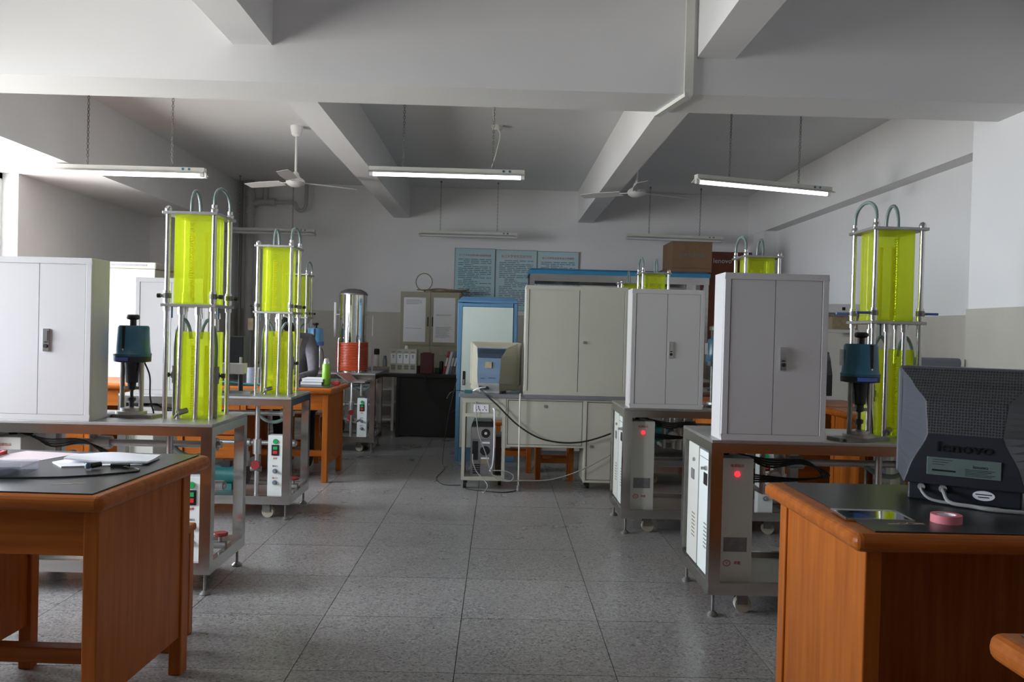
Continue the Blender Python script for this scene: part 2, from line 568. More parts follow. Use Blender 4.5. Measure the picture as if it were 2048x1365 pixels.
# ------------------------------------------------------------------ ceiling things
def fixture(x0, y0, x1, y1, z, chains, lit, tubes, label, dz=0.0):
    L = math.hypot(x1 - x0, y1 - y0)
    t = thing('fluorescent_light', label, 'light', ((x0 + x1) / 2, (y0 + y1) / 2, z), math.atan2(y1 - y0, x1 - x0), 'hanging fluorescent lights')
    h = L / 2
    b = MB().box(-h, -0.03, 0.0, h, 0.03, 0.03)
    sec = [(-0.08, -0.024), (-0.03, 0.0), (0.03, 0.0), (0.08, -0.024), (0.074, -0.026), (0.028, -0.006), (-0.028, -0.006), (-0.074, -0.026)]
    b.loft([[(q, y, z_) for y, z_ in sec] for q in (-h, h)])
    b.obj('housing', FIXT, t)
    for ty in ((-0.035, 0.035) if tubes == 2 else (0.0,)):
        MB().cyl((-h + 0.03, ty, -0.028), (h - 0.03, ty, -0.028), 0.016, n=12).obj('tube', TUBEON if lit else TUBEOFF, t)
        for s in (-1, 1):
            B(s * h - (0.03 if s > 0 else 0), ty - 0.014, -0.044, s * h + (0.03 if s < 0 else 0), ty + 0.014, -0.004).obj('lamp_holder', FIXT, t)
    MB().cyl((h - 0.12, -0.031, 0.015), (h - 0.12, -0.034, 0.015), 0.010).cyl((h - 0.17, -0.031, 0.015), (h - 0.17, -0.034, 0.015), 0.010).obj('starter', BLUECAP, t)
    for cx_ in chains:
        m = MB()
        zz = 0.03
        k = 0
        while zz < ZC - z - 0.005:                   # chain links, alternately turned
            r = 0.008
            a = (r, 0, 0) if k % 2 else (0, r, 0)
            m.tube([(cx_ - a[0] * 0.5, -a[1] * 0.5, zz), (cx_ - a[0], -a[1], zz + 0.012), (cx_ - a[0] * 0.5, -a[1] * 0.5, zz + 0.026)], 0.003, 4)
            m.tube([(cx_ + a[0] * 0.5, a[1] * 0.5, zz), (cx_ + a[0], a[1], zz + 0.012), (cx_ + a[0] * 0.5, a[1] * 0.5, zz + 0.026)], 0.003, 4)
            zz += 0.023
            k += 1
        m.cyl((cx_, 0, ZC - z - 0.02), (cx_, 0, ZC - z), 0.012)
        m.obj('chain', DSTEEL, t)
    if dz:
        t.rotation_euler[1] = dz
    return t


fixture(-3.62, 7.0, -2.40, 7.0, 2.488, (-0.335, 0.34), True, 2, 'lit twin-tube light over the front left rig')
f2 = fixture(-1.08, 7.0, 0.175, 7.0, 2.54, (-0.355, 0.37), True, 1, 'lit single-tube light hanging in the middle')
MB().tube(spline([(0.36, 0, 0.6), (0.37, 0, 0.42), (0.42, 0.01, 0.33), (0.40, 0, 0.2), (0.36, 0, 0.05)]), 0.004, 5).obj('wire', WHITECORD, f2)
fixture(1.545, 6.88, 2.755, 7.22, 2.52, (-0.33, 0.32), True, 1, 'lit single-tube light by the right wall', 0.012)
fixture(-3.62, 11.0, -2.37, 11.0, 2.465, (-0.335, 0.34), False, 2, 'unlit light in front of the drain pipes')
fixture(-1.05, 11.0, 0.20, 11.0, 2.49, (-0.355, 0.37), False, 2, 'unlit light above the left wall poster')
fixture(1.60, 11.0, 2.83, 11.0, 2.515, (-0.33, 0.32), False, 2, 'unlit light above the brown cartons', 0.01)


def fan(x, y, z, a0, label):
    t = thing('ceiling_fan', label, 'fan', (x, y, z), a0, 'three-bladed ceiling fans')
    H = ZC - z
    MB().lathe([(0.02, H - 0.10), (0.045, H - 0.085), (0.06, H - 0.02), (0.06, H)], n=16).obj('canopy', PAINT, t)
    MB().cyl((0, 0, 0.08), (0, 0, H - 0.09), 0.012).obj('down_rod', CREAM, t)
    MB().lathe([(0.0, -0.045), (0.05, -0.04), (0.08, -0.022), (0.092, 0.0), (0.08, 0.025), (0.04, 0.05), (0.025, 0.09), (0.014, 0.10)], n=24).obj('motor', CAB, t)
    for k in range(3):
        b = MB().box(0.09, -0.02, -0.003, 0.17, 0.02, 0.003)
        b.loft([[(0.16, -0.05, -0.012), (0.16, 0.05, 0.012), (0.16, 0.05, 0.016), (0.16, -0.05, -0.008)],
                [(0.40, -0.062, -0.014), (0.40, 0.062, 0.014), (0.40, 0.062, 0.018), (0.40, -0.062, -0.010)],
                [(0.60, -0.05, -0.012), (0.60, 0.05, 0.010), (0.60, 0.05, 0.014), (0.60, -0.05, -0.008)]])
        b.rot((0, 0, 0), 2 * PI * k / 3, 'Z')
        b.obj('blade', CAB, t)


fan(-1.96, 8.2, 2.625, math.radians(-88), 'white ceiling fan over the left row of rigs')
fan(1.30, 8.35, 2.64, math.radians(-94), 'white ceiling fan over the right row of rigs')
t = thing('smoke_detector', 'round smoke detector on the middle ceiling bay', 'detector', (-0.06, 7.95, ZC))
MB().lathe([(0.03, -0.045), (0.045, -0.035), (0.05, -0.02), (0.055, 0)], n=18).obj('sensor', CREAM, t)
# drain pipes in the far left corner
t = thing('drain_pipe', 'painted drain pipes with a trap in the far left corner', 'pipe', (-3.30, 11.36, 0))
MB().cyl((0, 0, 0), (0, 0, ZC), 0.055, n=16).cyl((0, 0, 2.72), (0, 0, 2.80), 0.066, n=16).cyl((0, 0, 2.95), (0, 0, 3.0), 0.066, n=16).obj('riser', PIPEP, t)
MB().tube(spline([(0, 0, 2.84), (0.07, 0, 2.87), (0.16, 0, 2.88), (0.30, 0, 2.88)]), 0.042, 10).cyl((0.28, 0, 2.88), (0.33, 0, 2.88), 0.052).obj('branch', PIPEP, t)
MB().cyl((0.20, 0, 2.88), (0.20, 0, ZC), 0.035).obj('branch_riser', PIPEP, t)
MB().tube(spline([(0.32, 0, 2.88), (0.50, 0, 2.88), (0.58, 0, 2.87), (0.62, 0, 2.80), (0.67, 0, 2.78), (0.72, 0, 2.83), (0.73, 0, 2.95), (0.73, 0, ZC)]), 0.026, 8).obj('trap', PIPEP, t)
MB().cyl((-0.13, 0.05, 0), (-0.13, 0.05, ZC), 0.02).obj('conduit', GREYCORD, t)


# ------------------------------------------------------------------ wooden desks
def desk(x0, x1, y0, y1, label, group='orange wooden desks', kneehole=None, modesty=False, h=0.77, zp=0.14, i=0.045, ib=0.045):
    t = thing('wooden_desk', label, 'desk', (0, 0, 0), 0, group)
    B(x0, y0, h - 0.05, x1, y1, h).obj('desktop', WOODH, t, bevel=0.022, seg=4)
    ax0, ax1, ay0, ay1 = x0 + i, x1 - i, y0 + 0.045, y1 - ib
    for lx in (ax0, ax1 - 0.045):
        for ly in (ay0, ay1 - 0.06):
            B(lx, ly, 0, lx + 0.045, ly + 0.06, h - 0.05).obj('leg', WOODV, t, bevel=0.004)
        B(lx + 0.008, ay0 + 0.055, zp, lx + 0.037, ay1 - 0.055, h - 0.05).obj('side_panel', WOODV, t)
    if kneehole:
        k0, k1 = kneehole
        for kx in (k0, k1):
            if ax0 + 0.1 < kx < ax1 - 0.1:
                for ly in (ay0, ay1 - 0.05):
                    B(kx - 0.02, ly, 0, kx + 0.025, ly + 0.05, h - 0.05).obj('leg', WOODV, t, bevel=0.004)
                B(kx - 0.012, ay0 + 0.045, zp + 0.02, kx + 0.012, ay1 - 0.045, h - 0.05).obj('side_panel', WOODV, t)
        d = B(k0 + 0.03, ay0 + 0.01, 0.585, k1 - 0.03, ay0 + 0.03, h - 0.052).obj('drawer', WOODH, t, bevel=0.003)
        B(k0 + 0.02, ay0 + 0.24, 0.175, k1 - 0.02, ay0 + 0.30, 0.225).obj('foot_rail', WOODH, t, bevel=0.006)
        for p0, p1 in ((ax0 + 0.045, k0 - 0.02), (k1 + 0.025, ax1 - 0.045)):
            if p1 - p0 > 0.15:
                B(p0, ay0 + 0.035, zp + 0.03, p1, ay1 - 0.03, h - 0.06).obj('pedestal', WOODV, t)
                for q in range(3):
                    z0 = zp + 0.04 + q * 0.19
                    d = B(p0 + 0.01, ay0 + 0.012, z0, p1 - 0.01, ay0 + 0.033, z0 + 0.18).obj('drawer', WOODH, t, bevel=0.004)
                    MB().cyl(((p0 + p1) / 2, ay0 + 0.012, z0 + 0.09), ((p0 + p1) / 2, ay0 - 0.012, z0 + 0.09), 0.012, 0.016).obj('knob', SATIN, d)
    if modesty:
        B(ax0 + 0.037, ay1 - 0.16, 0.02, ax1 - 0.037, ay1 - 0.14, h - 0.05).obj('inner_panel', WOODV, t)
        B(ax0 + 0.045, ay1 - 0.06, 0.58, ax1 - 0.045, ay1 - 0.03, h - 0.052).obj('drawer', WOODH, t, bevel=0.003)
    return t


def deskmat(x0, x1, y0, y1, z, label, curl=None):
    o = B(x0, y0, z, x1, y1, z + 0.004).obj('desk_mat', BLACKMAT, bevel=0.0015)
    return tag(o, label, 'desk mat', 'black desk mats')


def stool(x, y, label, rz=0.0, s=0.17, h=0.45):
    t = thing('wooden_stool', label, 'stool', (x, y, 0), rz, 'square wooden stools')
    B(-s, -s * 0.75, h - 0.03, s, s * 0.75, h).obj('seat', WOODH, t, bevel=0.008)
    for sx in (-1, 1):
        for sy in (-1, 1):
            a, b = sx * (s - 0.03), sy * (s * 0.75 - 0.03)
            B(a - 0.022, b - 0.022, 0, a + 0.022, b + 0.022, h - 0.03).obj('leg', WOODV, t, bevel=0.003)
    for sy in (-1, 1):
        b = sy * (s * 0.75 - 0.03)
        B(-s + 0.05, b - 0.012, 0.15, s - 0.05, b + 0.012, 0.19).obj('stretcher', WOODH, t)
    for sx in (-1, 1):
        a = sx * (s - 0.03)
        B(a - 0.012, -s * 0.75 + 0.05, 0.22, a + 0.012, s * 0.75 - 0.05, 0.26).obj('stretcher', WOODH, t)


def turned(o, ang, c):                                  # turn a thing built in room coordinates about a point on the floor
    R_ = Matrix.Rotation(ang, 3, 'Z')
    c = Vector((c[0], c[1], 0))
    o.location = c - R_ @ c
    o.rotation_euler = (0, 0, ang)


turned(desk(-2.52, -1.092, 2.44, 3.27, 'wooden desk with papers and a plastic case, at front left', kneehole=(-1.70, -1.13), i=0.03, ib=0.12), -0.04, (-1.10, 2.85))
turned(deskmat(-2.47, -1.13, 2.462, 3.24, 0.77, 'black mat under the papers on the front left desk'), -0.04, (-1.10, 2.85))
desk(0.925, 2.35, 2.18, 2.95, 'wooden desk holding the dark monitor', modesty=True, zp=0.06)
deskmat(0.985, 2.31, 2.205, 2.92, 0.77, 'black mat under the dark monitor')
desk(0.855, 2.20, 0.72, 1.475, 'desk of which only one corner shows at bottom right', modesty=True)
deskmat(0.90, 2.16, 0.75, 1.445, 0.77, 'black mat on the desk corner at bottom right')
desk(-2.62, -1.32, 6.93, 7.70, 'wooden desk where the person in grey sits', kneehole=(-2.05, -1.35))
deskmat(-2.57, -1.36, 6.97, 7.67, 0.77, 'black mat under the green flask')
desk(-3.95, -2.66, 6.93, 7.70, 'wooden desk beside the tall white locker', kneehole=(-3.3, -2.72))
desk(1.55, 2.85, 6.30, 7.02, 'wooden desk behind the nearest right rig', kneehole=(1.6, 2.2))
stool(-1.39, 3.42, 'wooden stool tucked behind the front left desk')
stool(0.50, 7.42, 'orange stool under the console, nearer one')
stool(0.155, 7.80, 'darker stool under the console, farther one')
stool(-1.80, 8.08, 'stool under the person in grey')


# ------------------------------------------------------------------ rigs: bench, cabinet, tank tower, control valve
def bench(X, Y, label, W=1.115, D=0.56, boxes=True, starter=True, sb_x=0.955):
    t = thing('steel_bench', label, 'workbench', (X, Y, 0), 0, 'stainless steel rig benches')
    B(0.0, 0.0, 0.785, W, D, 0.80).obj('benchtop', SATIN, t, bevel=0.002)
    P = 0.052
    for x0, x1, y0, y1 in ((0, W, 0, 0.03), (0, W, D - 0.03, D), (0, 0.03, 0.03, D - 0.03), (W - 0.03, W, 0.03, D - 0.03)):
        B(x0, y0, 0.742, x1, y1, 0.7848).obj('top_rail', STEEL, t)
        B(x0, y0, 0.10, x1, y1, 0.155).obj('lower_rail', STEEL, t)
    B(0.03, 0.03, 0.125, W - 0.03, D - 0.03, 0.13).obj('shelf', SATIN, t)
    for x in (0, W - P):
        for y in (0, D - P):
            e = 0.001
            lg = B(x - e * (1 if x == 0 else -1), y - e * (1 if y == 0 else -1), 0.155, x + P, y + P, 0.742).obj('leg', STEEL, t)
            cxx, cyy = (0.03 if x == 0 else W - 0.03), (0.03 if y == 0 else D - 0.03)
            MB().cyl((cxx, cyy, 0.012), (cxx, cyy, 0.10), 0.007).lathe([(0.026, 0), (0.026, 0.006), (0.012, 0.02)], (cxx, cyy, 0), 12).obj('levelling_foot', DSTEEL, lg)
    for sx in (0.17, W - 0.17):
        for sy in (0.09, D - 0.09):
            c = MB().box(sx - 0.04, sy - 0.035, 0.092, sx + 0.04, sy + 0.035, 0.10).box(sx - 0.02, sy - 0.028, 0.04, sx + 0.03, sy - 0.022, 0.092).box(sx - 0.02, sy + 0.022, 0.04, sx + 0.03, sy + 0.028, 0.092).obj('caster', DSTEEL, t)
            MB().cyl((sx + 0.012, sy - 0.018, 0.038), (sx + 0.012, sy + 0.018, 0.038), 0.038, n=16).obj('wheel', CASTER, c)
    if boxes:
        b = B(0.0595, 0.055, 0.13, 0.208, 0.262, 0.712).obj('lamp_box', CREAM, t, bevel=0.003)
        MB().lathe([(0.013, 0), (0.013, 0.008), (0.009, 0.013)], (0, 0, 0), 14).rot((0, 0, 0), PI / 2, 'X')
        lm = MB().cyl((0.133, 0.055, 0.64), (0.133, 0.045, 0.64), 0.0135, 0.011, n=16).obj('pilot_lamp', REDLAMP, b)
        B(0.078, 0.053, 0.285, 0.185, 0.055, 0.35).obj('nameplate', PLATE, b)
        lettering('power_lettering', '电源指示', 0.016, REDPRINT, b, (0.133, 0.0545, 0.672))
        MB().tube([(0.095 + 0.016 * math.cos(q * PI / 8), 0.0545, 0.232 + 0.013 * math.sin(q * PI / 8)) for q in range(17)], 0.0018, 5).obj('emblem_ring', REDPRINT, b)
        lettering('emblem_letter', 'V', 0.018, REDPRINT, b, (0.095, 0.0545, 0.226))
        lettering('maker_lettering', '求是', 0.016, REDPRINT, b, (0.143, 0.0545, 0.228))
        p = B(0.008, 0.058, 0.165, 0.059, 0.262, 0.728).obj('side_box', WHITEBOX, t, bevel=0.003)
        MB().box(-0.008 + 0.015, 0.066, 0.694, 0.009, 0.254, 0.696).obj('lid_seam', SLOT, p)
        MB().cyl((0.008, 0.115, 0.655), (-0.002, 0.115, 0.655), 0.011).box(-0.02, 0.112, 0.648, -0.002, 0.118, 0.662).obj('key_lock', SATIN, p)
        B(0.004, 0.10, 0.575, 0.0085, 0.16, 0.63).obj('rocker_switch', BLACK, p)
        v = MB()
        for q in range(7):
            v.box(0.006, 0.095, 0.285 + q * 0.018, 0.0085, 0.145, 0.290 + q * 0.018)
        v.obj('vent_slot', PLATE, p)
        p = B(0.008, 0.285, 0.165, 0.20, 0.495, 0.735).obj('converter_box', CREAM, t, bevel=0.003)
        B(0.004, 0.36, 0.56, 0.0085, 0.42, 0.61).obj('rocker_switch', PLATE, p)
        MB().cyl((0.008, 0.36, 0.66), (-0.002, 0.36, 0.66), 0.009).obj('key_lock', SATIN, p)
        v = MB()
        for q in range(7):
            v.box(0.006, 0.33, 0.285 + q * 0.018, 0.0085, 0.39, 0.290 + q * 0.018)
        v.obj('vent_slot', ROPE, p)
        cab_ = MB()
        for q in range(4):
            o = q * 0.013
            cab_.tube(spline([(0.10, 0.16, 0.70), (0.12 + o, 0.15 + o, 0.728), (0.30, 0.11 + o, 0.70 - o), (0.46, 0.11 + o, 0.70 - o * 0.5), (0.55 + o, 0.14, 0.63), (0.46, 0.16 + o, 0.60), (0.21, 0.2, 0.58 + o)]), 0.0045, 6)
        cab_.obj('cable_bundle', RUBBER, t)
    if starter:
        s = B(sb_x, 0.06, 0.13, sb_x + 0.098, 0.13, 0.545).obj('starter_box', WHITEBOX, t, bevel=0.003)
        sx = sb_x + 0.049
        MB().cyl((sx, 0.06, 0.505), (sx, 0.048, 0.505), 0.017, 0.015, n=16).obj('green_lamp', GREEN, s)
        B(sx - 0.024, 0.054, 0.412, sx + 0.024, 0.06, 0.482).obj('switch_plate', BLACK, s)
        B(sx - 0.014, 0.05, 0.452, sx + 0.014, 0.055, 0.472).obj('start_button', GREEN, s)
        B(sx - 0.014, 0.05, 0.424, sx + 0.014, 0.055, 0.444).obj('stop_button', RED, s)
        for z in (0.31, 0.235):
            MB().cyl((sx, 0.06, z), (sx, 0.052, z), 0.016, n=14).cyl((sx, 0.052, z), (sx + 0.004, 0.03, z), 0.009).obj('socket', GREYCORD, s)
            MB().cyl((sx, 0.0515, z), (sx, 0.0505, z), 0.0125, n=12).obj('socket_ring', BLUELABEL, s)
        lettering('button_lettering', '启停', 0.014, REDPRINT, s, (sx, 0.0594, 0.388))
        lettering('socket_lettering', '输出口', 0.012, GREYPRINT, s, (sx, 0.0594, 0.338))
        lettering('socket_lettering', '输入口', 0.012, REDPRINT, s, (sx, 0.0594, 0.26))
    # pump and pipework
    px, py = W * 0.58, D * 0.62
    pu = MB().cyl((px - 0.13, py, 0.23), (px + 0.04, py, 0.23), 0.062, n=18).box(px - 0.10, py - 0.05, 0.13, px + 0.0, py + 0.05, 0.175).obj('pump_motor', TEAL, t)
    MB().cyl((px + 0.04, py, 0.23), (px + 0.10, py, 0.23), 0.075, 0.06, n=18).obj('pump_head', BLACK, pu)
    B(px - 0.08, py - 0.03, 0.285, px - 0.02, py + 0.03, 0.325).obj('terminal_box', BLACK, pu)
    MB().tube([(px + 0.08, py, 0.24), (px + 0.08, py, 0.44)], 0.016, 10).cyl((px + 0.08, py, 0.33), (px + 0.08, py, 0.39), 0.026).obj('pipe', SATIN, t)
    MB().tube([(px - 0.18, py, 0.455), (W - 0.04, py, 0.455)], 0.016, 10).cyl((px + 0.05, py, 0.455), (px + 0.11, py, 0.455), 0.027).cyl((W - 0.12, py, 0.455), (W - 0.05, py, 0.455), 0.024).obj('pipe', SATIN, t)
    MB().tube([(W - 0.27, 0.2, 0.13), (W - 0.27, 0.2, 0.742)], 0.016, 10).cyl((W - 0.27, 0.2, 0.40), (W - 0.27, 0.2, 0.50), 0.028).obj('pipe', SATIN, t)
    MB().tube([(0.30, 0.30, 0.665), (W - 0.05, 0.30, 0.665)], 0.017, 10).cyl((0.45, 0.30, 0.665), (0.52, 0.30, 0.665), 0.032).cyl((W - 0.14, 0.30, 0.665), (W - 0.07, 0.30, 0.665), 0.034).obj('pipe', SATIN, t)
    MB().tube(spline([(W - 0.30, 0.30, 0.665), (W - 0.24, 0.28, 0.62), (W - 0.16, 0.27, 0.61), (W - 0.08, 0.28, 0.65)]), 0.012, 8).obj('hose', HOSE, t)
    MB().tube([(0.42, 0.34, 0.742), (0.42, 0.34, 0.50)], 0.026, 12).cyl((0.42, 0.34, 0.56), (0.42, 0.34, 0.60), 0.034).obj('pipe', SATIN, t)
    MB().tube([(0.30, 0.22, 0.742), (0.30, 0.22, 0.53), (0.30, 0.40, 0.53)], 0.014, 10).obj('pipe', SATIN, t)
    g = MB().cyl((0.36, 0.24, 0.60), (0.36, 0.215, 0.60), 0.034, n=18).cyl((0.36, 0.23, 0.56), (0.36, 0.23, 0.52), 0.01).obj('pressure_gauge', SATIN, t)
    MB().cyl((0.36, 0.2155, 0.60), (0.36, 0.214, 0.60), 0.029, n=18).obj('gauge_face', PAPER, g)
    for vx, vy, vz, hz in ((W - 0.27, 0.2, 0.30, 0.0), (W - 0.05, D * 0.55, 0.165, 0.06)):
        v = MB().cyl((vx - 0.04, vy, vz), (vx + 0.03, vy, vz), 0.02).cyl((vx, vy, vz), (vx, vy - (0.03 if hz == 0 else 0), vz + 0.05), 0.009).obj('gate_valve', DSTEEL, t)
        if hz:
            MB().lathe([(0.012, 0.0), (0.036, -0.004), (0.04, 0.004), (0.034, 0.012), (0.012, 0.012)], (vx, vy, vz + 0.05), 12).obj('handwheel', REDWHEEL, v)
        else:
            MB().cyl((vx, vy - 0.03, vz + 0.03), (vx, vy - 0.042, vz + 0.03), 0.03, n=10).obj('handwheel', REDWHEEL, v)
    return t


def cabinet(X, Y, label, w=0.47, h=0.755, d=0.185, z=0.80, hx=0.155):
    t = thing('control_cabinet', label, 'cabinet', (X, Y, z), 0, 'two-door metal cabinets on the benches')
    b = 0.027
    m = MB().box(0, 0.02, 0, w, d, h)
    m.box(0, 0, 0, w, 0.02, b).box(0, 0, h - b, w, 0.02, h).box(0, 0, b, b, 0.02, h - b).box(w - b, 0, b, w, 0.02, h - b)
    m.obj('body', CAB, t, bevel=0.002)
    B(b, 0.0188, b, w - b, 0.0199, h - b).obj('door_gap', SLOT, t)
    s = w * 0.487
    B(b + 0.003, 0.003, b + 0.003, s - 0.0015, 0.0185, h - b - 0.003).obj('door', CAB, t)
    dr = B(s + 0.0015, 0.003, b + 0.003, w - b - 0.003, 0.0185, h - b - 0.003).obj('door', CAB, t)
    hx0 = s + 0.06 if hx is None else hx + s - 0.1
    hm = MB().box(hx0, -0.006, 0.32, hx0 + 0.027, 0.003, 0.425, 0).box(hx0 + 0.005, -0.012, 0.37, hx0 + 0.022, -0.006, 0.415, 0)
    hm.cyl((hx0 + 0.013, -0.006, 0.345), (hx0 + 0.013, -0.013, 0.345), 0.009, m=1).box(hx0 + 0.006, -0.0068, 0.36, hx0 + 0.021, -0.006, 0.366, 1)
    hm.obj('handle', [ROD, BLACK], dr)
    return t


def tower(X, Y, label, mir=False, z0=0.80, tagged=False, blue=False):
    """X, Y: front left rod; 0.222 wide, 0.245 deep"""
    t = thing('tank_tower', label, 'tank', (X, Y, z0), 0, 'lime acrylic double tank towers')
    W, D = 0.222, 0.245
    fx = (lambda x: W - x) if mir else (lambda x: x)
    H = 0.992
    for zz, nm in ((0.545, 'lower_plate'), (H, 'top_plate')):
        B(-0.022, -0.025, zz, W + 0.022, D + 0.025, zz + 0.014).obj(nm, SATIN, t, bevel=0.002)
    for x in (0, W):
        for y in (0, D):
            r = MB().cyl((x, y, 0), (x, y, H + 0.014), 0.0115, n=12).cyl((x, y, 0.563), (x, y, 0.585), 0.017).cyl((x, y, 0.59), (x, y, 0.622), 0.0165).cyl((x, y, 0.525), (x, y, 0.545), 0.016).obj('rod', ROD, t)
            MB().lathe([(0.016, 0), (0.017, 0.014), (0.012, 0.024), (0.004, 0.028)], (x, y, H + 0.014), 10).obj('dome_nut', ROD, r)
    # upper tank: four walls and an open top under the plate
    def tank(nm, x0, y0, x1, y1, a, b):
        e = 0.007
        m = MB().box(x0, y0, a, x1, y0 + e, b).box(x0, y1 - e, a, x1, y1, b).box(x0, y0 + e, a, x0 + e, y1 - e, b).box(x1 - e, y0 + e, a, x1, y1 - e, b).box(x0 + e, y0 + e, a, x1 - e, y1 - e, a + e)
        o = m.obj(nm, ACRY, t)
        cxm, cym = (x0 + x1) / 2, (y0 + y1) / 2
        for dx in (-0.032, 0.032):
            MB().cyl((cxm + dx, cym, a + e), (cxm + dx, cym, b - 0.07), 0.011, n=10).obj('overflow_tube', ACRY2, o)
        sc_ = MB()
        for q in range(int((b - a - 0.05) / 0.012)):
            zz = a + 0.03 + q * 0.012
            sc_.box(cxm - 0.012, y0 - 0.0008, zz, cxm + (0.004 if q % 5 else 0.012), y0, zz + 0.0022)
        sc_.obj('scale_marks', ACRY2, o)
    tank('upper_tank', 0.022, 0.025, W - 0.022, D - 0.025, 0.56, H - 0.001)
    B(0.025, 0.012, 0.001, W - 0.005, D - 0.012, 0.012).obj('base_flange', ACRY, t)
    tank('lower_tank', 0.042, 0.024, W - 0.014, D - 0.03, 0.013, 0.425)
    for x in (0.065, 0.148):
        MB().cyl((x, 0.0, 0.0), (x + 0.004, 0.008, 0.545), 0.0115, n=12).cyl((x + 0.004, 0.008, 0.508), (x + 0.004, 0.008, 0.545), 0.018).obj('drain_pipe', ROD, t)
    for x in (0.06, 0.15):
        MB().cyl((x + 0.02, D - 0.02, 0.43), (x + 0.02, D - 0.02, 0.545), 0.012, n=10).cyl((x + 0.02, D - 0.02, 0.49), (x + 0.02, D - 0.02, 0.52), 0.018).obj('drain_pipe', ROD, t)
    # hoses over the top plate and over the lower tank
    def loop(p, q, hgt, r=0.0085):
        p, q = Vector(p), Vector(q)
        c = (p + q) / 2
        pts = [p]
        for k in range(0, 13):
            a = PI - PI * k / 12
            pts.append(c + (q - p) / 2 * math.cos(PI - a) * -1 + Vector((0, 0, hgt * math.sin(a) + 0.03)))
        pts.append(q)
        return MB().tube([pts[0]] + pts[1:-1] + [pts[-1]], r, 8)
    a = fx(W)
    loop((a, 0.0, H + 0.04), (a, D, H + 0.04), 0.075).obj('hose', HOSE, t)
    for q in (0, D):
        MB().cyl((a, q, H + 0.03), (a, q, H + 0.05), 0.013).obj('hose_union', ROD, t)
    loop((fx(0.09), 0.06, H + 0.014), (fx(0.09), 0.19, H + 0.014), 0.09).obj('hose', HOSE, t)
    yl = 0.06
    for xa, xb in ((0.025, 0.10), (W + 0.002, W - 0.075)):
        MB().tube(spline([(xa, yl, 0.25), (xa, yl, 0.36), (xa + (xb - xa) * 0.15, yl, 0.44), (xa + (xb - xa) * 0.5, yl, 0.485), (xa + (xb - xa) * 0.85, yl, 0.45), (xb, yl, 0.39)], 5), 0.0085, 8).obj('hose', HOSE, t)
        v = MB().cyl((xa, yl, 0.0), (xa, yl, 0.19), 0.0105).cyl((xa, yl, 0.17), (xa, yl, 0.255), 0.0165).cyl((xa, yl, 0.195), (xa, yl, 0.225), 0.0205).obj('riser_pipe', DSTEEL, t)
        sgn = -1 if xa < 0.1 else 1
        MB().cyl((xa, yl, 0.21), (xa + sgn * 0.04, yl, 0.21), 0.006).cyl((xa + sgn * 0.028, yl, 0.21), (xa + sgn * 0.045, yl, 0.21), 0.012).obj('valve_knob', BLACK, v)
    # ball valves just above the lower plate
    for x, y, sgn in ((0, 0, -1), (W, 0, 1), (fx(W), D, -1 if mir else 1)):
        v = MB().cyl((x, y, 0.585), (x, y, 0.61), 0.02).cyl((x, y, 0.597), (x + sgn * 0.03, y, 0.597), 0.007).obj('ball_valve', DSTEEL, t)
        if blue:
            B(min(x + sgn * 0.025, x + sgn * 0.085), y - 0.008, 0.591, max(x + sgn * 0.025, x + sgn * 0.085), y + 0.008, 0.603).obj('valve_handle', BLUELABEL, v, bevel=0.003)
        else:
            MB().cyl((x + sgn * 0.03, y, 0.597), (x + sgn * 0.046, y, 0.597), 0.011).obj('valve_knob', BLACK, v)
    MB().cyl((0.10, 0.02, 0.04), (0.07, -0.02, 0.03), 0.014).cyl((0.075, -0.015, 0.032), (0.055, -0.03, 0.006), 0.005).obj('tap', DSTEEL, t)
    MB().cyl((W + 0.012, 0.05, 0.545), (W + 0.012, 0.05, 0.49), 0.004).cyl((0.03, -0.01, 0.545), (0.03, -0.01, 0.49), 0.004).obj('wire', BLUECAP, t)
    if tagged:
        B(-0.055, -0.02, 0.43, -0.02, -0.018, 0.51).obj('paper_tag', ROPE, t)
    return t


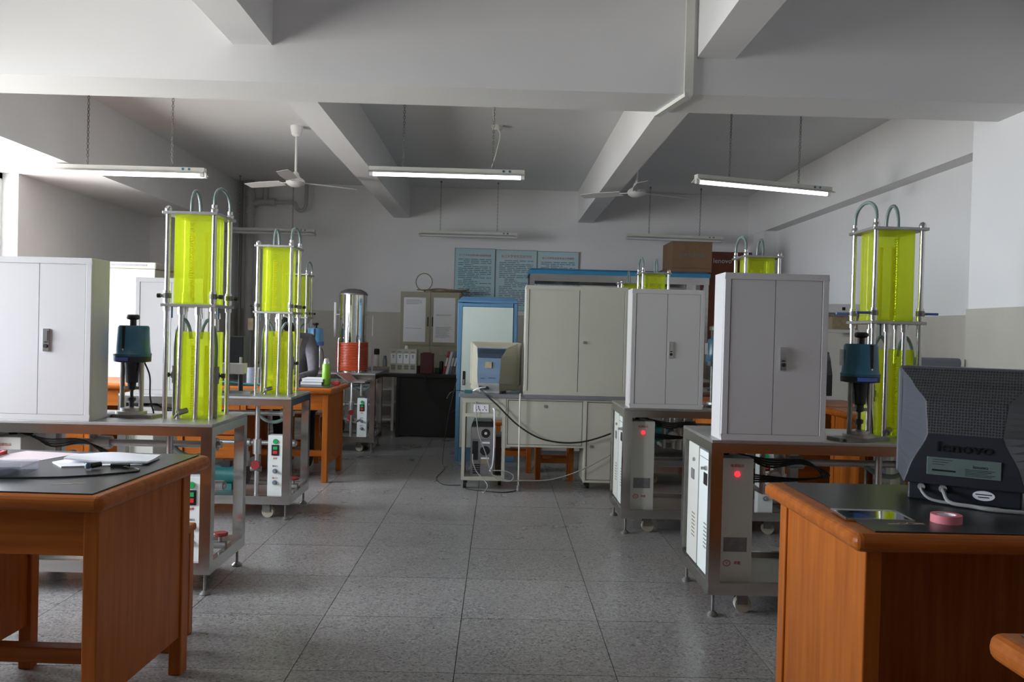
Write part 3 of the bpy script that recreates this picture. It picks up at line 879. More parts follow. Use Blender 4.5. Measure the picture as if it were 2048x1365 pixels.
def valve(X, Y, label, z0=0.80, cap=BLUECAP, plate_side=True, a=-0.9):
    t = thing('control_valve', label, 'valve', (X, Y, z0), a, 'blue electric control valves')
    MB().box(-0.135, -0.048, 0, 0.135, 0.048, 0.016).box(-0.11, -0.065, 0, -0.07, 0.065, 0.012).obj('slide_plate', DSTEEL, t)
    MB().lathe([(0.072, 0.016), (0.072, 0.03), (0.05, 0.032), (0.05, 0.045), (0.02, 0.05)], n=20).obj('flange', SATIN, t)
    for sx in (-1, 1):
        MB().cyl((sx * 0.05, 0, 0.03), (sx * 0.05, 0, 0.28), 0.0115).obj('column', SATIN if sx > 0 else DSTEEL, t)
    MB().lathe([(0.012, 0.04), (0.012, 0.075), (0.02, 0.08), (0.02, 0.095), (0.008, 0.10), (0.008, 0.13), (0.02, 0.135), (0.02, 0.165), (0.028, 0.17), (0.036, 0.27)], n=14).obj('stem', NAVY, t)
    MB().box(-0.055, -0.006, 0.135, 0.055, 0.006, 0.15).obj('yoke', DSTEEL, t)
    c = MB().lathe([(0.087, 0.298), (0.0885, 0.31), (0.083, 0.316), (0.079, 0.36), (0.0755, 0.44), (0.070, 0.448)], n=32).obj('cap', cap, t)
    MB().lathe([(0.06, 0.268), (0.086, 0.272), (0.087, 0.298)], n=32).obj('rim', NAVY if cap is BLUECAP else BLUELABEL, t)
    B(-0.006, -0.0815, 0.325, 0.006, -0.074, 0.444).obj('slot', SLOT, c)
    MB().cyl((0, -0.083, 0.332), (0, -0.078, 0.332), 0.005).obj('screw', ROD, c)
    m = MB()
    n = 9
    a0, a1 = (-2.35, -1.25)
    for k in range(n):
        p, q = a0 + (a1 - a0) * k / n, a0 + (a1 - a0) * (k + 1) / n
        m.quad((0.0885 * math.cos(p), 0.0885 * math.sin(p), 0.277), (0.0885 * math.cos(q), 0.0885 * math.sin(q), 0.277), (0.0895 * math.cos(q), 0.0895 * math.sin(q), 0.294), (0.0895 * math.cos(p), 0.0895 * math.sin(p), 0.294))
    m.obj('blue_plate', BLUELABEL, t)
    MB().box(-0.079, 0.014, 0.345, -0.072, 0.048, 0.42).obj('sight_window', PLATE, c)
    MB().lathe([(0.016, 0.446), (0.016, 0.476), (0.026, 0.478), (0.031, 0.484), (0.031, 0.496), (0.024, 0.502)], n=16).obj('hand_knob', BLACK, t)
    MB().tube(spline([(0.045, 0.03, 0.27), (0.075, 0.03, 0.2), (0.085, 0.02, 0.1), (0.10, 0.03, 0.018)]), 0.004, 6).obj('lead', RUBBER, t)
    return t


LX1, LX2 = -2.43, -2.45
RX1, RX2, RX3 = 0.97, 0.803, 1.16
RY1, RY2, RY3 = 3.85, 5.42, 7.22
bench(LX1, 4.0, 'steel bench behind the desk with papers', D=0.555)
bench(LX2, 5.6, 'steel bench second from the camera in the left row', D=0.575)
bench(RX1, RY1, 'steel bench with the larger lit red lamp', D=0.60)
bench(RX2, RY2, 'steel bench with the smaller lit red lamp', D=0.60, sb_x=0.88)
bench(-2.355, 8.73, 'steel bench under the chrome boiler', boxes=False, sb_x=0.93)
bench(RX3, RY3, 'steel bench behind the console, largely hidden', D=0.56, boxes=False)
bench(1.13, 8.80, 'farthest right steel bench under the blue-roofed hood', D=0.55, boxes=False, starter=False)

cabinet(-2.352, 4.001, 'brightly lit metal cabinet at the left edge', hx=0.125)
cabinet(-2.352, 5.601, 'metal cabinet seen behind the left lime tower', w=0.47, hx=0.13)
cabinet(RX1 + 0.04, RY1 + 0.001, 'largest metal cabinet in the right row', hx=0.128)
cabinet(RX2 + 0.033, RY2 + 0.001, 'metal cabinet in front of the beige console cupboard', w=0.462, hx=0.115)

tower(-1.615, 4.205, 'tall lime tank tower nearest on the left')
tower(-1.632, 5.83, 'lime tank tower with a paper tag, second on the left', tagged=True)
tower(-2.225, 8.95, 'lime tank tower behind the person in grey')
tower(RX1 + 0.81, RY1 + 0.22, 'tall lime tank tower nearest the right wall', mir=True, blue=True)
tower(RX2 + 0.813, RY2 + 0.24, 'lime tank tower rising behind the largest right cabinet', mir=True)
tower(RX3 + 0.075, RY3 + 0.22, 'lime tank tower rising behind the second right cabinet', mir=True)
tower(1.27, 8.98, 'farthest lime tank tower peeping over the beige cupboard')

valve(-1.792, 4.245, 'dark blue control valve beside the brightly lit cabinet', a=-0.15)
t = thing('square_actuator', 'square navy actuator with a grey white block, behind the nearest lime tower', 'valve', (-1.79, 5.87, 0.80), 0, 'blue electric control valves')
MB().box(-0.085, -0.045, 0, 0.125, 0.045, 0.016).obj('slide_plate', DSTEEL, t)
for x in (-0.045, 0.045):
    MB().cyl((x, 0, 0.016), (x, 0, 0.13), 0.016).obj('column', NAVY, t)
B(-0.075, -0.05, 0.13, 0.075, 0.05, 0.205).obj('gear_block', CAB, t, bevel=0.008)
B(-0.065, -0.02, 0.205, 0.065, 0.12, 0.385).obj('motor_box', NAVY, t, bevel=0.006)
MB().cyl((0.05, -0.02, 0.205), (0.05, -0.02, 0.245), 0.01).obj('terminal', CAB, t)
valve(-1.88, 8.86, 'light blue control valve beside the chrome boiler', cap=SKYCAP, a=0.1)
valve(RX1 + 0.712, RY1 + 0.122, 'dark blue control valve next to the dark monitor', a=0.25)
valve(RX2 + 0.655, RY2 + 0.25, 'control valve hidden behind the largest right cabinet', a=0.4)
valve(RX3 + 0.725, RY3 + 0.12, 'control valve in the gap between the right cabinets', a=0.3)

# chrome boiler with its coil
t = thing('chrome_boiler', 'chrome boiler cylinder standing inside an orange coil', 'boiler', (-1.525, 9.01, 0.80))
MB().lathe([(0.142, 0.0), (0.142, 0.80), (0.147, 0.802), (0.147, 0.812), (0.125, 0.836), (0.08, 0.858), (0.0, 0.868)], n=40).obj('drum', MIRROR, t)
MB().lathe([(0.1475, 0.801), (0.1475, 0.813), (0.1255, 0.838), (0.08, 0.860), (0.001, 0.870)], n=40).obj('lid', DSTEEL, t)
co = thing('orange_coil', 'orange-red coiled tube wound round the chrome boiler', 'coil', (-1.525, 9.01, 0.80))
N = 18
MB().tube([(0.158 * math.cos(2 * PI * k / 28), 0.158 * math.sin(2 * PI * k / 28), 0.012 + 0.0163 * k / 28) for k in range(28 * N + 1)], 0.0085, 6).obj('coiled_tube', COIL, co)
for a in (-1.0, -2.3, 1.0, 2.3):
    x, y = 0.180 * math.cos(a), 0.180 * math.sin(a)
    MB().tube([(x, y, 0), (x, y, 0.33), (x * 0.97, y * 0.97, 0.35), (x * 0.86, y * 0.86, 0.352)], 0.009, 8).obj('clamp_rod', ROD, t)
MB().cyl((-0.19, 0.02, 0.36), (-0.19, 0.02, 0.72), 0.013).cyl((-0.19, 0.02, 0.595), (-0.14, 0.02, 0.595), 0.006).obj('sight_glass', CAB, t)
MB().cyl((0.205, 0.02, 0.38), (0.205, 0.02, 0.58), 0.009).tube([(0.14, 0.02, 0.60), (0.205, 0.02, 0.60), (0.205, 0.02, 0.57)], 0.006, 8).cyl((0.205, 0.02, 0.0), (0.205, 0.02, 0.30), 0.008).obj('sight_glass', CAB, t)
# drain tray in front of the boiler bench
t = thing('drain_tray', 'grey metal tray sloping from the boiler bench', 'tray', (0, 0, 0))
MB().add([(-1.62, 8.66, 0.80), (-1.50, 8.72, 0.80), (-1.36, 8.46, 0.735), (-1.46, 8.42, 0.735), (-1.62, 8.66, 0.79), (-1.50, 8.72, 0.79), (-1.36, 8.46, 0.72), (-1.46, 8.42, 0.72)],
         [(0, 1, 2, 3), (4, 7, 6, 5), (0, 3, 7, 4), (1, 5, 6, 2), (2, 6, 7, 3), (0, 4, 5, 1)]).box(-1.40, 8.44, 0.722, -1.30, 8.72, 0.738).obj('sheet', SATIN, t)
MB().tube([(-1.43, 8.48, 0.725), (-1.43, 8.48, 0.33), (-1.40, 8.5, 0.33), (-1.38, 8.72, 0.33)], 0.012, 8).cyl((-1.43, 8.48, 0.46), (-1.43, 8.48, 0.53), 0.02).obj('drain_pipe', SATIN, t)
MB().tube([(-1.34, 8.5, 0.725), (-1.34, 8.5, 0.60), (-1.33, 8.72, 0.56)], 0.012, 8).obj('drain_pipe', SATIN, t)
MB().cyl((-1.43, 8.46, 0.43), (-1.43, 8.44, 0.43), 0.026, n=10).obj('handwheel', REDWHEEL, t)


# ------------------------------------------------------------------ CRT monitors
def crt(loc, rz, label, levels, hw, z0, z1, mats, yr=0.0, yf=0.16, base=True):
    """levels: (z, half width, rear y, material index of the strip below it); rim box hw wide, z0..z1 high"""
    t = thing('crt_monitor', label, 'monitor', loc, rz, 'crt monitors')
    case, rear, grl, foot = mats
    B(-hw, yr, z0, hw, yf, z1).obj('bezel', case, t, bevel=0.014, seg=3)
    B(-hw + 0.03, yf - 0.004, z0 + 0.04, hw - 0.03, yf + 0.004, z1 - 0.03).obj('screen', SLOT, t, bevel=0.004)
    lv = []
    for (za, wa, ya, mi), (zb, wb_, yb, _) in zip(levels, levels[1:]):
        for q in range(5):
            f = q / 5
            g_ = f * f * (3 - 2 * f) * 0.5 + f * 0.5
            lv.append((za + (zb - za) * f, wa + (wb_ - wa) * g_, ya + (yb - ya) * g_, mi))
    levels = lv + [levels[-1]]
    m = MB()
    e = hw - 0.006
    for (za, wa, ya, mi), (zb, wb_, yb, _) in zip(levels, levels[1:]):
        ea, eb = min(e, max(wa + 0.02, e)), min(e, max(wb_ + 0.02, e))
        A = [(-ea, yr + 0.02, za), (-wa, ya, za), (wa, ya, za), (ea, yr + 0.02, za)]
        Bq = [(-eb, yr + 0.02, zb), (-wb_, yb, zb), (wb_, yb, zb), (eb, yr + 0.02, zb)]
        m.quad(A[0], Bq[0], Bq[1], A[1], 0)
        m.quad(A[1], Bq[1], Bq[2], A[2], mi)
        m.quad(A[2], Bq[2], Bq[3], A[3], 0)
    zt, wt, yt, _ = levels[0]
    zb, wb_, yb, _ = levels[-1]
    m.quad((-e, yr + 0.02, zt), (-wt, yt, zt), (wt, yt, zt), (e, yr + 0.02, zt), 0)
    m.quad((-e, yr + 0.02, zb), (-wb_, yb, zb), (wb_, yb, zb), (e, yr + 0.02, zb), 0)
    m.obj('rear_housing', [case, rear, grl], t, bevel=0.003)
    if base:
        MB().lathe([(0.125, 0), (0.125, 0.012), (0.08, 0.02), (0.07, z0)], (0, 0.02, 0), 24).obj('stand', foot, t)
    return t


mon = crt((1.525, 2.755, 0.774), math.radians(-32), 'large dark monitor seen from behind, with perforated back',
          [(0.405, 0.205, 0.0, 2), (0.36, 0.162, -0.075, 2), (0.305, 0.112, -0.165, 2), (0.21, 0.102, -0.205, 1), (0.10, 0.152, -0.215, 1), (0.055, 0.165, -0.215, 1)], 0.215, 0.05, 0.41,
          (MONGREY, MONDARK, GRILLE, MONDARK), base=False, yf=0.11)
MB().box(-0.155, -0.19, 0.0, 0.155, 0.10, 0.06).obj('stand', MONDARK, mon, bevel=0.006)
lettering('embossed_lettering', 'lenovo', 0.045, EMBOSS, mon, (0, -0.2115, 0.158), depth=0.002, sx=1.25)
B(-0.10, -0.2185, 0.085, 0.10, -0.214, 0.14).obj('rating_label', STICK, mon, bevel=0.0015)
lettering('label_lettering', 'lenovo', 0.015, EMBOSS, mon, (0.045, -0.2187, 0.115), depth=0.0004)
m = MB().box(-0.085, -0.2188, 0.098, -0.02, -0.2184, 0.103)
for q in range(5):
    m.box(0.005, -0.2188, 0.109 - q * 0.0045, 0.085 - 0.01 * (q % 3), -0.2184, 0.1105 - q * 0.0045)
for q in range(3):
    m.box(-0.085, -0.2188, 0.132 - q * 0.007, -0.03 - 0.01 * q, -0.2184, 0.1335 - q * 0.007)
m.obj('label_print', EMBOSS, mon)
MB().cyl((0.055, -0.19, 0.032), (0.055, -0.1915, 0.032), 0.0001, 0.0001)
m = MB()
m.loft([[(0.055 + 0.03 * math.cos(a * PI / 10), y, 0.032 + 0.015 * math.sin(a * PI / 10)) for a in range(20)] for y in (-0.19, -0.192)])
m.obj('oval_sticker', PAPER, mon)
MB().box(0.033, -0.1925, 0.034, 0.077, -0.192, 0.037).box(0.04, -0.1925, 0.026, 0.07, -0.192, 0.029).obj('oval_print', EMBOSS, mon)
MB().tube(spline([(-0.055, -0.185, 0.04), (-0.05, -0.225, 0.035), (-0.03, -0.255, 0.012), (0.03, -0.265, 0.009), (0.12, -0.27, 0.007), (0.45, -0.18, 0.007)]), 0.006, 8).cyl((-0.055, -0.17, 0.042), (-0.055, -0.20, 0.042), 0.012).obj('signal_lead', GREYCORD, mon)
MB().tube(spline([(-0.115, -0.185, 0.04), (-0.11, -0.22, 0.03), (-0.08, -0.24, 0.012), (0.0, -0.25, 0.008), (0.10, -0.255, 0.007)]), 0.0045, 8).cyl((-0.115, -0.17, 0.042), (-0.115, -0.2, 0.042), 0.011).obj('power_lead', GREYCORD, mon)

crt2 = crt((-0.03, 7.06, 0.762), math.radians(-13), 'beige and blue monitor on the console, seen from behind',
           [(0.405, 0.190, 0.0, 0), (0.365, 0.125, -0.10, 1), (0.285, 0.098, -0.185, 1), (0.16, 0.095, -0.20, 1), (0.085, 0.090, -0.20, 2), (0.02, 0.080, -0.16, 2)], 0.208, 0.055, 0.41,
           (CRTBEIGE, CRTBLUE, CRTGREY, CRTGREY), base=False, yf=0.09)
MB().box(-0.085, -0.16, 0.0, 0.085, 0.09, 0.05).obj('stand', CRTGREY, crt2, bevel=0.006)
m = MB()
for q in range(7):
    zz = 0.355 - q * 0.0105
    f = (0.365 - zz) / 0.08
    yy = -0.10 - 0.085 * f
    ww = 0.115 - 0.022 * f
    m.box(-ww, yy - 0.016, zz - 0.0022, ww, yy + 0.004, zz + 0.0022)
m.obj('vent_slot', SLOT, crt2)
B(-0.03, -0.2015, 0.205, 0.025, -0.194, 0.255).obj('paper_sticker', ROPE, crt2)
MB().box(-0.065, -0.203, 0.12, -0.03, -0.198, 0.124).box(0.0, -0.203, 0.125, 0.06, -0.198, 0.129).obj('rear_print', SLOT, crt2)
MB().box(-0.08, -0.185, 0.035, -0.005, -0.165, 0.07).obj('port_recess', SLOT, crt2)

crt((2.42, 6.72, 0.77), math.radians(10), 'dark monitor behind the largest right cabinet',
    [(0.39, 0.19, 0.0, 1), (0.33, 0.13, -0.13, 1), (0.22, 0.11, -0.19, 1), (0.06, 0.11, -0.19, 1)], 0.20, 0.06, 0.395, (NAVY, NAVY, NAVY, NAVY))

# ------------------------------------------------------------------ things on the front left desk
ZD = 0.774
def sheet(name, label, pts, z, m, h=0.001, cat='paper'):
    lo = [(x, y, z) for x, y in pts]
    hi = [(x, y, z + h) for x, y in pts]
    o = MB().loft([lo, hi]).obj(name, m)
    return tag(o, label, cat)


sheet('pink_sheet', 'pink sheet of paper by the red frame', [(-1.80, 3.02), (-1.60, 2.98), (-1.54, 3.20), (-1.75, 3.235)], ZD, PINK)
t = thing('paper_stack', 'stack of white sheets with curled corners', 'paper', (-1.375, 3.03, ZD), 0.12)
MB().loft([[(-0.155, -0.03, 0), (-0.09, -0.13, 0), (0.15, -0.08, 0), (0.17, 0.07, 0), (-0.10, 0.10, 0)], [(-0.155, -0.03, 0.004), (-0.09, -0.13, 0.004), (0.15, -0.08, 0.004), (0.17, 0.07, 0.004), (-0.10, 0.10, 0.004)]]).obj('bottom_sheet', PAPER, t)
m = MB()
gx, gy = 10, 5
vs = []
for j in range(gy + 1):
    for i in range(gx + 1):
        u, v = i / gx, j / gy
        x = -0.11 + 0.28 * u - 0.02 * v * (1 - u)
        y = -0.055 + 0.165 * v - 0.02 * u
        z = 0.006 + 0.006 * math.sin(u * PI) * (0.3 + v * 0.7) + 0.010 * max(0, 0.25 - u) * 4 * (1 - v) + 0.0015 * math.sin(9 * u + 4 * v)
        vs.append((x, y, z))
for dz in (0.0, 0.006):
    m.add([(x, y, z + dz) for x, y, z in vs], [(j * (gx + 1) + i, j * (gx + 1) + i + 1, (j + 1) * (gx + 1) + i + 1, (j + 1) * (gx + 1) + i) for j in range(gy) for i in range(gx)], True)
bd = [i for i in range(gx + 1)] + [j * (gx + 1) + gx for j in range(1, gy + 1)] + [gy * (gx + 1) + i for i in range(gx - 1, -1, -1)] + [j * (gx + 1) for j in range(gy - 1, 0, -1)]
k = len(vs)
m.add([(x, y, z) for x, y, z in vs] + [(x, y, z + 0.006) for x, y, z in vs], [(bd[i], bd[(i + 1) % len(bd)], k + bd[(i + 1) % len(bd)], k + bd[i]) for i in range(len(bd))])
m.obj('upper_sheets', PAPER, t)
t = thing('plastic_case', 'clear plastic parts case with blue print', 'case', (-1.60, 2.75, ZD), math.radians(9))
B(-0.19, -0.075, 0.0, 0.115, 0.08, 0.027).obj('case_body', CLEARP, t, bevel=0.004)
B(-0.18, -0.068, 0.004, 0.06, 0.072, 0.022).obj('contents', BOXPLASTIC, t)
B(-0.192, -0.077, 0.027, 0.117, 0.082, 0.032).obj('lid', CLEARP, t, bevel=0.002)
t = thing('photo_frame', 'red plastic frame at the left edge of the desk', 'frame', (-1.785, 3.05, ZD), math.radians(10))
MB().box(-0.13, -0.006, 0, 0.02, 0.006, 0.012).box(-0.13, 0.11, 0, 0.02, 0.12, 0.012).box(0.008, -0.006, 0, 0.02, 0.12, 0.012).box(-0.13, -0.006, 0, -0.118, 0.12, 0.012).obj('rim', RED, t)
B(-0.118, 0.006, 0.002, 0.008, 0.11, 0.006).obj('clear_sheet', CLEARP, t)
t = thing('microphone', 'small black lavalier microphone with a long lead on the desk', 'microphone', (-1.325, 2.865, ZD))
MB().cyl((-0.015, 0.0, 0.012), (0.005, 0.03, 0.014), 0.010, 0.008, n=12).obj('body', BLACK, t)
MB().lathe([(0.0, -0.002), (0.009, 0.0), (0.010, 0.01), (0.006, 0.018), (0, 0.02)], (-0.02, -0.008, 0.005), 10).obj('windscreen', CRTBLUE, t)
MB().box(0.03, 0.045, 0.0, 0.09, 0.06, 0.012).box(0.08, 0.025, 0.0, 0.09, 0.06, 0.008).obj('clip', BLACK, t)
MB().tube(spline([(0.09, 0.028, 0.006), (0.13, 0.015, 0.004), (0.15, -0.03, 0.003), (0.08, -0.10, 0.003), (-0.01, -0.16, 0.003), (-0.10, -0.185, 0.003), (-0.22, -0.195, 0.003), (-0.40, -0.205, 0.003), (-0.62, -0.20, 0.003)]), 0.003, 6).obj('lead', RUBBER, t)
o = MB()
for q in range(3):
    o.box(-1.325 + q * 0.025, 2.585 + q * 0.012, ZD, -1.30 + q * 0.03, 2.595 + q * 0.012, ZD + 0.0006)
tag(o.obj('worn_sticker', ROPE), 'worn brown sticker remains near the desk corner', 'sticker')
# things on the right desk
t = thing('mirror_plate', 'small reflective metal plate on the right desk', 'plate', (1.055, 2.39, ZD), math.radians(-2))
B(-0.09, -0.062, 0, 0.09, 0.062, 0.004).obj('sheet', MIRROR, t)
MB().box(-0.094, -0.066, 0, 0.094, -0.062, 0.006).box(-0.094, 0.062, 0, 0.094, 0.066, 0.006).box(-0.094, -0.066, 0, -0.09, 0.066, 0.006).box(0.09, -0.066, 0, 0.094, 0.066, 0.006).obj('rim', ROD, t)
t = thing('tape_roll', 'roll of pink tape in front of the dark monitor', 'tape', (1.235, 2.33, ZD))
MB().lathe([(0.026, 0), (0.040, 0), (0.040, 0.022), (0.026, 0.022), (0.026, 0)], n=28).obj('tape', mat('pink_tape', (0.70, 0.20, 0.24), 0.5, var=0.1), t)
MB().lathe([(0.023, 0.001), (0.0255, 0.001), (0.0255, 0.021), (0.023, 0.021), (0.023, 0.001)], n=28).obj('core', PAPER, t)
o = MB()
for q in range(3):
    o.box(1.06 + q * 0.028, 2.285 + q * 0.004, ZD, 1.10 + q * 0.03, 2.297 + q * 0.006, ZD + 0.0006)
tag(o.obj('worn_sticker', ROPE), 'worn brown sticker beside the reflective plate', 'sticker')
o = MB().tube(spline([(1.72, 2.58, ZD + 0.012), (1.76, 2.50, ZD + 0.010), (1.84, 2.44, ZD + 0.008), (2.0, 2.46, ZD + 0.008)]), 0.007, 8).obj('power_cable', RUBBER)
tag(o, 'thick black cable to the right of the dark monitor', 'cable')

# ------------------------------------------------------------------ things on the far left desks and the person
t = thing('vacuum_flask', 'lime green vacuum flask on the far left desk', 'flask', (-1.45, 7.30, 0.774))
MB().lathe([(0.034, 0), (0.036, 0.004), (0.036, 0.165), (0.030, 0.178)], n=24).obj('body', LIME, t)
MB().lathe([(0.029, 0.178), (0.029, 0.185), (0.027, 0.19), (0.024, 0.215), (0.018, 0.224)], n=20).obj('cap', ROD, t)
for k, (dx, dz, lb, mm) in enumerate(((0.0, 0.0, 'grey book at the bottom of the pair by the flask', PLATE), (0.01, 0.026, 'white book on top of the pair by the flask', PAPER))):
    t = thing('book', lb, 'book', (-1.565 + dx, 7.36, 0.774 + dz), 0, 'books beside the flask')
    B(-0.09, -0.12, 0.0, 0.09, 0.12, 0.003).obj('cover', mm, t)
    B(-0.087, -0.117, 0.003, 0.086, 0.117, 0.022).obj('pages', PAPER, t)
    B(-0.09, -0.12, 0.022, 0.09, 0.12, 0.0255).obj('cover', mm, t)
o = B(-1.405, 7.30, 0.774, -1.345, 7.38, 0.80).obj('red_box', RED, bevel=0.004)
tag(o, 'small red box beside the green flask', 'box')
t = thing('beaker', 'glass beaker on the desk between the two lime towers', 'beaker', (-2.02, 7.12, 0.774))
MB().lathe([(0.045, 0), (0.048, 0.004), (0.048, 0.13), (0.052, 0.14), (0.046, 0.13), (0.044, 0.006)], n=20).obj('wall', CLEARP, t)
t = thing('clamp_stand', 'white clamp stand beside the beaker', 'stand', (-1.90, 7.06, 0.774))
B(-0.06, -0.04, 0, 0.06, 0.06, 0.012).obj('base', CAB, t)
MB().cyl((0, 0, 0.012), (0, 0, 0.22), 0.008).obj('post', CAB, t)
B(-0.03, -0.02, 0.11, 0.012, 0.02, 0.125).obj('clamp', CAB, t)
o = MB().tube(spline([(-2.28, 6.99, 0.79), (-2.18, 6.97, 0.80), (-2.05, 6.985, 0.785), (-1.90, 6.99, 0.785), (-1.74, 6.99, 0.782)]), 0.009, 8).obj('teal_cable', TEAL)
tag(o, 'teal cable lying along the front of the far desk', 'cable')
t = thing('tall_locker', 'tall white locker with a capped vented top', 'cabinet', (-3.56, 7.76, 0))
LOCKER = mat('ivory_enamel', (0.52, 0.50, 0.43), 0.5, var=0.05)
B(0, 0, 0.05, 0.47, 0.48, 1.74).obj('body', LOCKER, t, bevel=0.004)
B(-0.012, -0.012, 1.742, 0.482, 0.492, 1.80).obj('cap', LOCKER, t, bevel=0.012)
B(0.02, -0.004, 0.06, 0.45, 0.0, 1.66).obj('door', LOCKER, t)
B(0.08, -0.016, 1.765, 0.40, -0.012, 1.782).obj('vent_slot', PLATE, t)
MB().box(0.03, 0.03, 0, 0.44, 0.45, 0.05).obj('plinth', NAVY, t)

# seated person bending over the far left desk
def person():
    J = {}
    E_ = []
    def j(n, p, r, parent=None):
        J[n] = (len(J), p, r)
        if parent:
            E_.append((J[parent][0], J[n][0]))
    j('pelvis', (-1.80, 8.06, 0.60), 0.135)
    j('waist', (-1.81, 7.98, 0.74), 0.125, 'pelvis')
    j('chest', (-1.83, 7.86, 0.98), 0.145, 'waist')
    j('upper', (-1.845, 7.77, 1.10), 0.105, 'chest')
    j('neck', (-1.87, 7.69, 1.17), 0.055, 'upper')
    j('skull', (-1.885, 7.63, 1.205), 0.08, 'neck')
    j('crown', (-1.895, 7.57, 1.235), 0.085, 'skull')
    for s, nm in ((1, 'l'), (-1, 'r')):
        ox = -1.845
        j('sh' + nm, (ox + s * 0.135, 7.79, 1.135), 0.078, 'upper')
        j('ua' + nm, (ox + s * 0.185, 7.74, 1.00), 0.062, 'sh' + nm)
        j('el' + nm, (ox + s * 0.21, 7.66, 0.84), 0.050, 'ua' + nm)
        j('fa' + nm, (ox + s * 0.14, 7.54, 0.822), 0.040, 'el' + nm)
        j('wr' + nm, (ox + s * 0.075, 7.44, 0.808), 0.028, 'fa' + nm)
        j('pa' + nm, (ox + s * 0.045, 7.385, 0.802), 0.030, 'wr' + nm)
        bx, by = ox + s * 0.045, 7.385
        for k, (dx, ln) in enumerate(((-0.026, 0.066), (-0.009, 0.074), (0.009, 0.070), (0.025, 0.056))):
            j('f%d%s' % (k, nm), (bx - s * 0.012 + dx, by - 0.045, 0.802), 0.0095, 'pa' + nm)
            j('g%d%s' % (k, nm), (bx - s * 0.02 + dx, by - 0.045 - ln * 0.5, 0.797), 0.0088, 'f%d%s' % (k, nm))
            j('h%d%s' % (k, nm), (bx - s * 0.024 + dx * 0.9, by - 0.045 - ln, 0.786), 0.0080, 'g%d%s' % (k, nm))
        j('t0' + nm, (bx - s * 0.042, by + 0.004, 0.797), 0.011, 'pa' + nm)
        j('t1' + nm, (bx - s * 0.062, by - 0.025, 0.790), 0.009, 't0' + nm)
        j('hip' + nm, (-1.80 + s * 0.10, 8.02, 0.565), 0.098, 'pelvis')
        j('kn' + nm, (-1.80 + s * 0.13, 7.64, 0.53), 0.066, 'hip' + nm)
        j('sn' + nm, (-1.80 + s * 0.13, 7.68, 0.30), 0.055, 'kn' + nm)
        j('an' + nm, (-1.80 + s * 0.13, 7.74, 0.09), 0.040, 'sn' + nm)
        j('to' + nm, (-1.80 + s * 0.14, 7.60, 0.04), 0.036, 'an' + nm)
    me = bpy.data.meshes.new('body_src')
    me.from_pydata([p for _, p, _ in J.values()], E_, [])
    o = bpy.data.objects.new('body_src', me)
    COL.objects.link(o)
    sk = o.modifiers.new('skin', 'SKIN')
    sk.use_smooth_shade = True
    for i, (_, _, r) in enumerate(J.values()):
        me.skin_vertices[0].data[i].radius = (r, r)
        me.skin_vertices[0].data[i].use_root = (i == 0)
    o.modifiers.new('sub', 'SUBSURF').levels = 2
    dg = bpy.context.evaluated_depsgraph_get()
    m2 = bpy.data.meshes.new_from_object(o.evaluated_get(dg))
    COL.objects.unlink(o)
    bpy.data.objects.remove(o)
    m2.name = 'body'
    m2.materials.clear()
    for q in (SHIRT, TROUS, SKIN):
        m2.materials.append(q)
    for f in m2.polygons:
        c = f.center
        f.use_smooth = True
        if (c.y < 7.705 and c.z > 1.10 and abs(c.x + 1.88) < 0.13) or (c.y < 7.47 and c.z < 0.9 and c.z > 0.7):
            f.material_index = 2
        elif c.z < 0.60 or (c.z < 0.7 and c.y > 7.95 and c.z < 0.66):
            f.material_index = 1
        else:
            f.material_index = 0
    t = thing('person', 'person in a grey sweater bending over the far left desk', 'person', (0, 0, 0))
    b = bpy.data.objects.new('body', m2)
    COL.objects.link(b)
    b.parent = t
    hc = Vector((-1.89, 7.60, 1.222))
    R = Matrix.Rotation(0.95, 3, 'X')
    h = MB()
    n = 18
    rings = []
    for i in range(1, 12):
        a = PI * i / 12
        rings.append([tuple(hc + R @ Vector((0.082 * math.sin(a) * math.cos(2 * PI * k / n), 0.098 * math.sin(a) * math.sin(2 * PI * k / n), 0.115 * math.cos(a)))) for k in range(n)])
    h.loft(rings, True, True).obj('head', SKIN, t)
    hp = MB()
    rings = []
    for i in range(1, 9):
        a = PI * i / 14
        rings.append([tuple(hc + R @ Vector((0.090 * math.sin(a) * math.cos(2 * PI * k / n), 0.012 + 0.100 * math.sin(a) * math.sin(2 * PI * k / n), 0.004 + 0.122 * math.cos(a)))) for k in range(n)])
    hp.loft(rings, True, True).obj('hair', HAIR, t)
    f = MB()
    f.loft([[tuple(hc + R @ Vector(q)) for q in r] for r in (((-0.008, -0.094, 0.015), (0.008, -0.094, 0.015), (0.008, -0.09, 0.01), (-0.008, -0.09, 0.01)), ((-0.014, -0.108, -0.025), (0.014, -0.108, -0.025), (0.014, -0.088, -0.03), (-0.014, -0.088, -0.03)))])
    f.obj('nose', SKIN, t)
    e = MB()
    for s in (-1, 1):
        q = hc + R @ Vector((s * 0.032, -0.086, 0.008))
        e.lathe([(0.0, -0.009), (0.008, -0.005), (0.01, 0), (0.008, 0.005), (0.0, 0.009)], q, 8)
    e.obj('eye', BLACK, t)
    e = MB()
    for s in (-1, 1):
        q = hc + R @ Vector((s * 0.083, 0.005, -0.01))
        e.lathe([(0.0, -0.028), (0.010, -0.018), (0.013, 0), (0.012, 0.018), (0, 0.028)], q, 8)
    e.obj('ear', SKIN, t)
    q = [hc + R @ Vector((x, -0.086 + 0.3 * x * x * 10, -0.058)) for x in (-0.025, -0.012, 0, 0.012, 0.025)]
    MB().tube(q, 0.005, 6).obj('mouth', MAROON, t)


person()

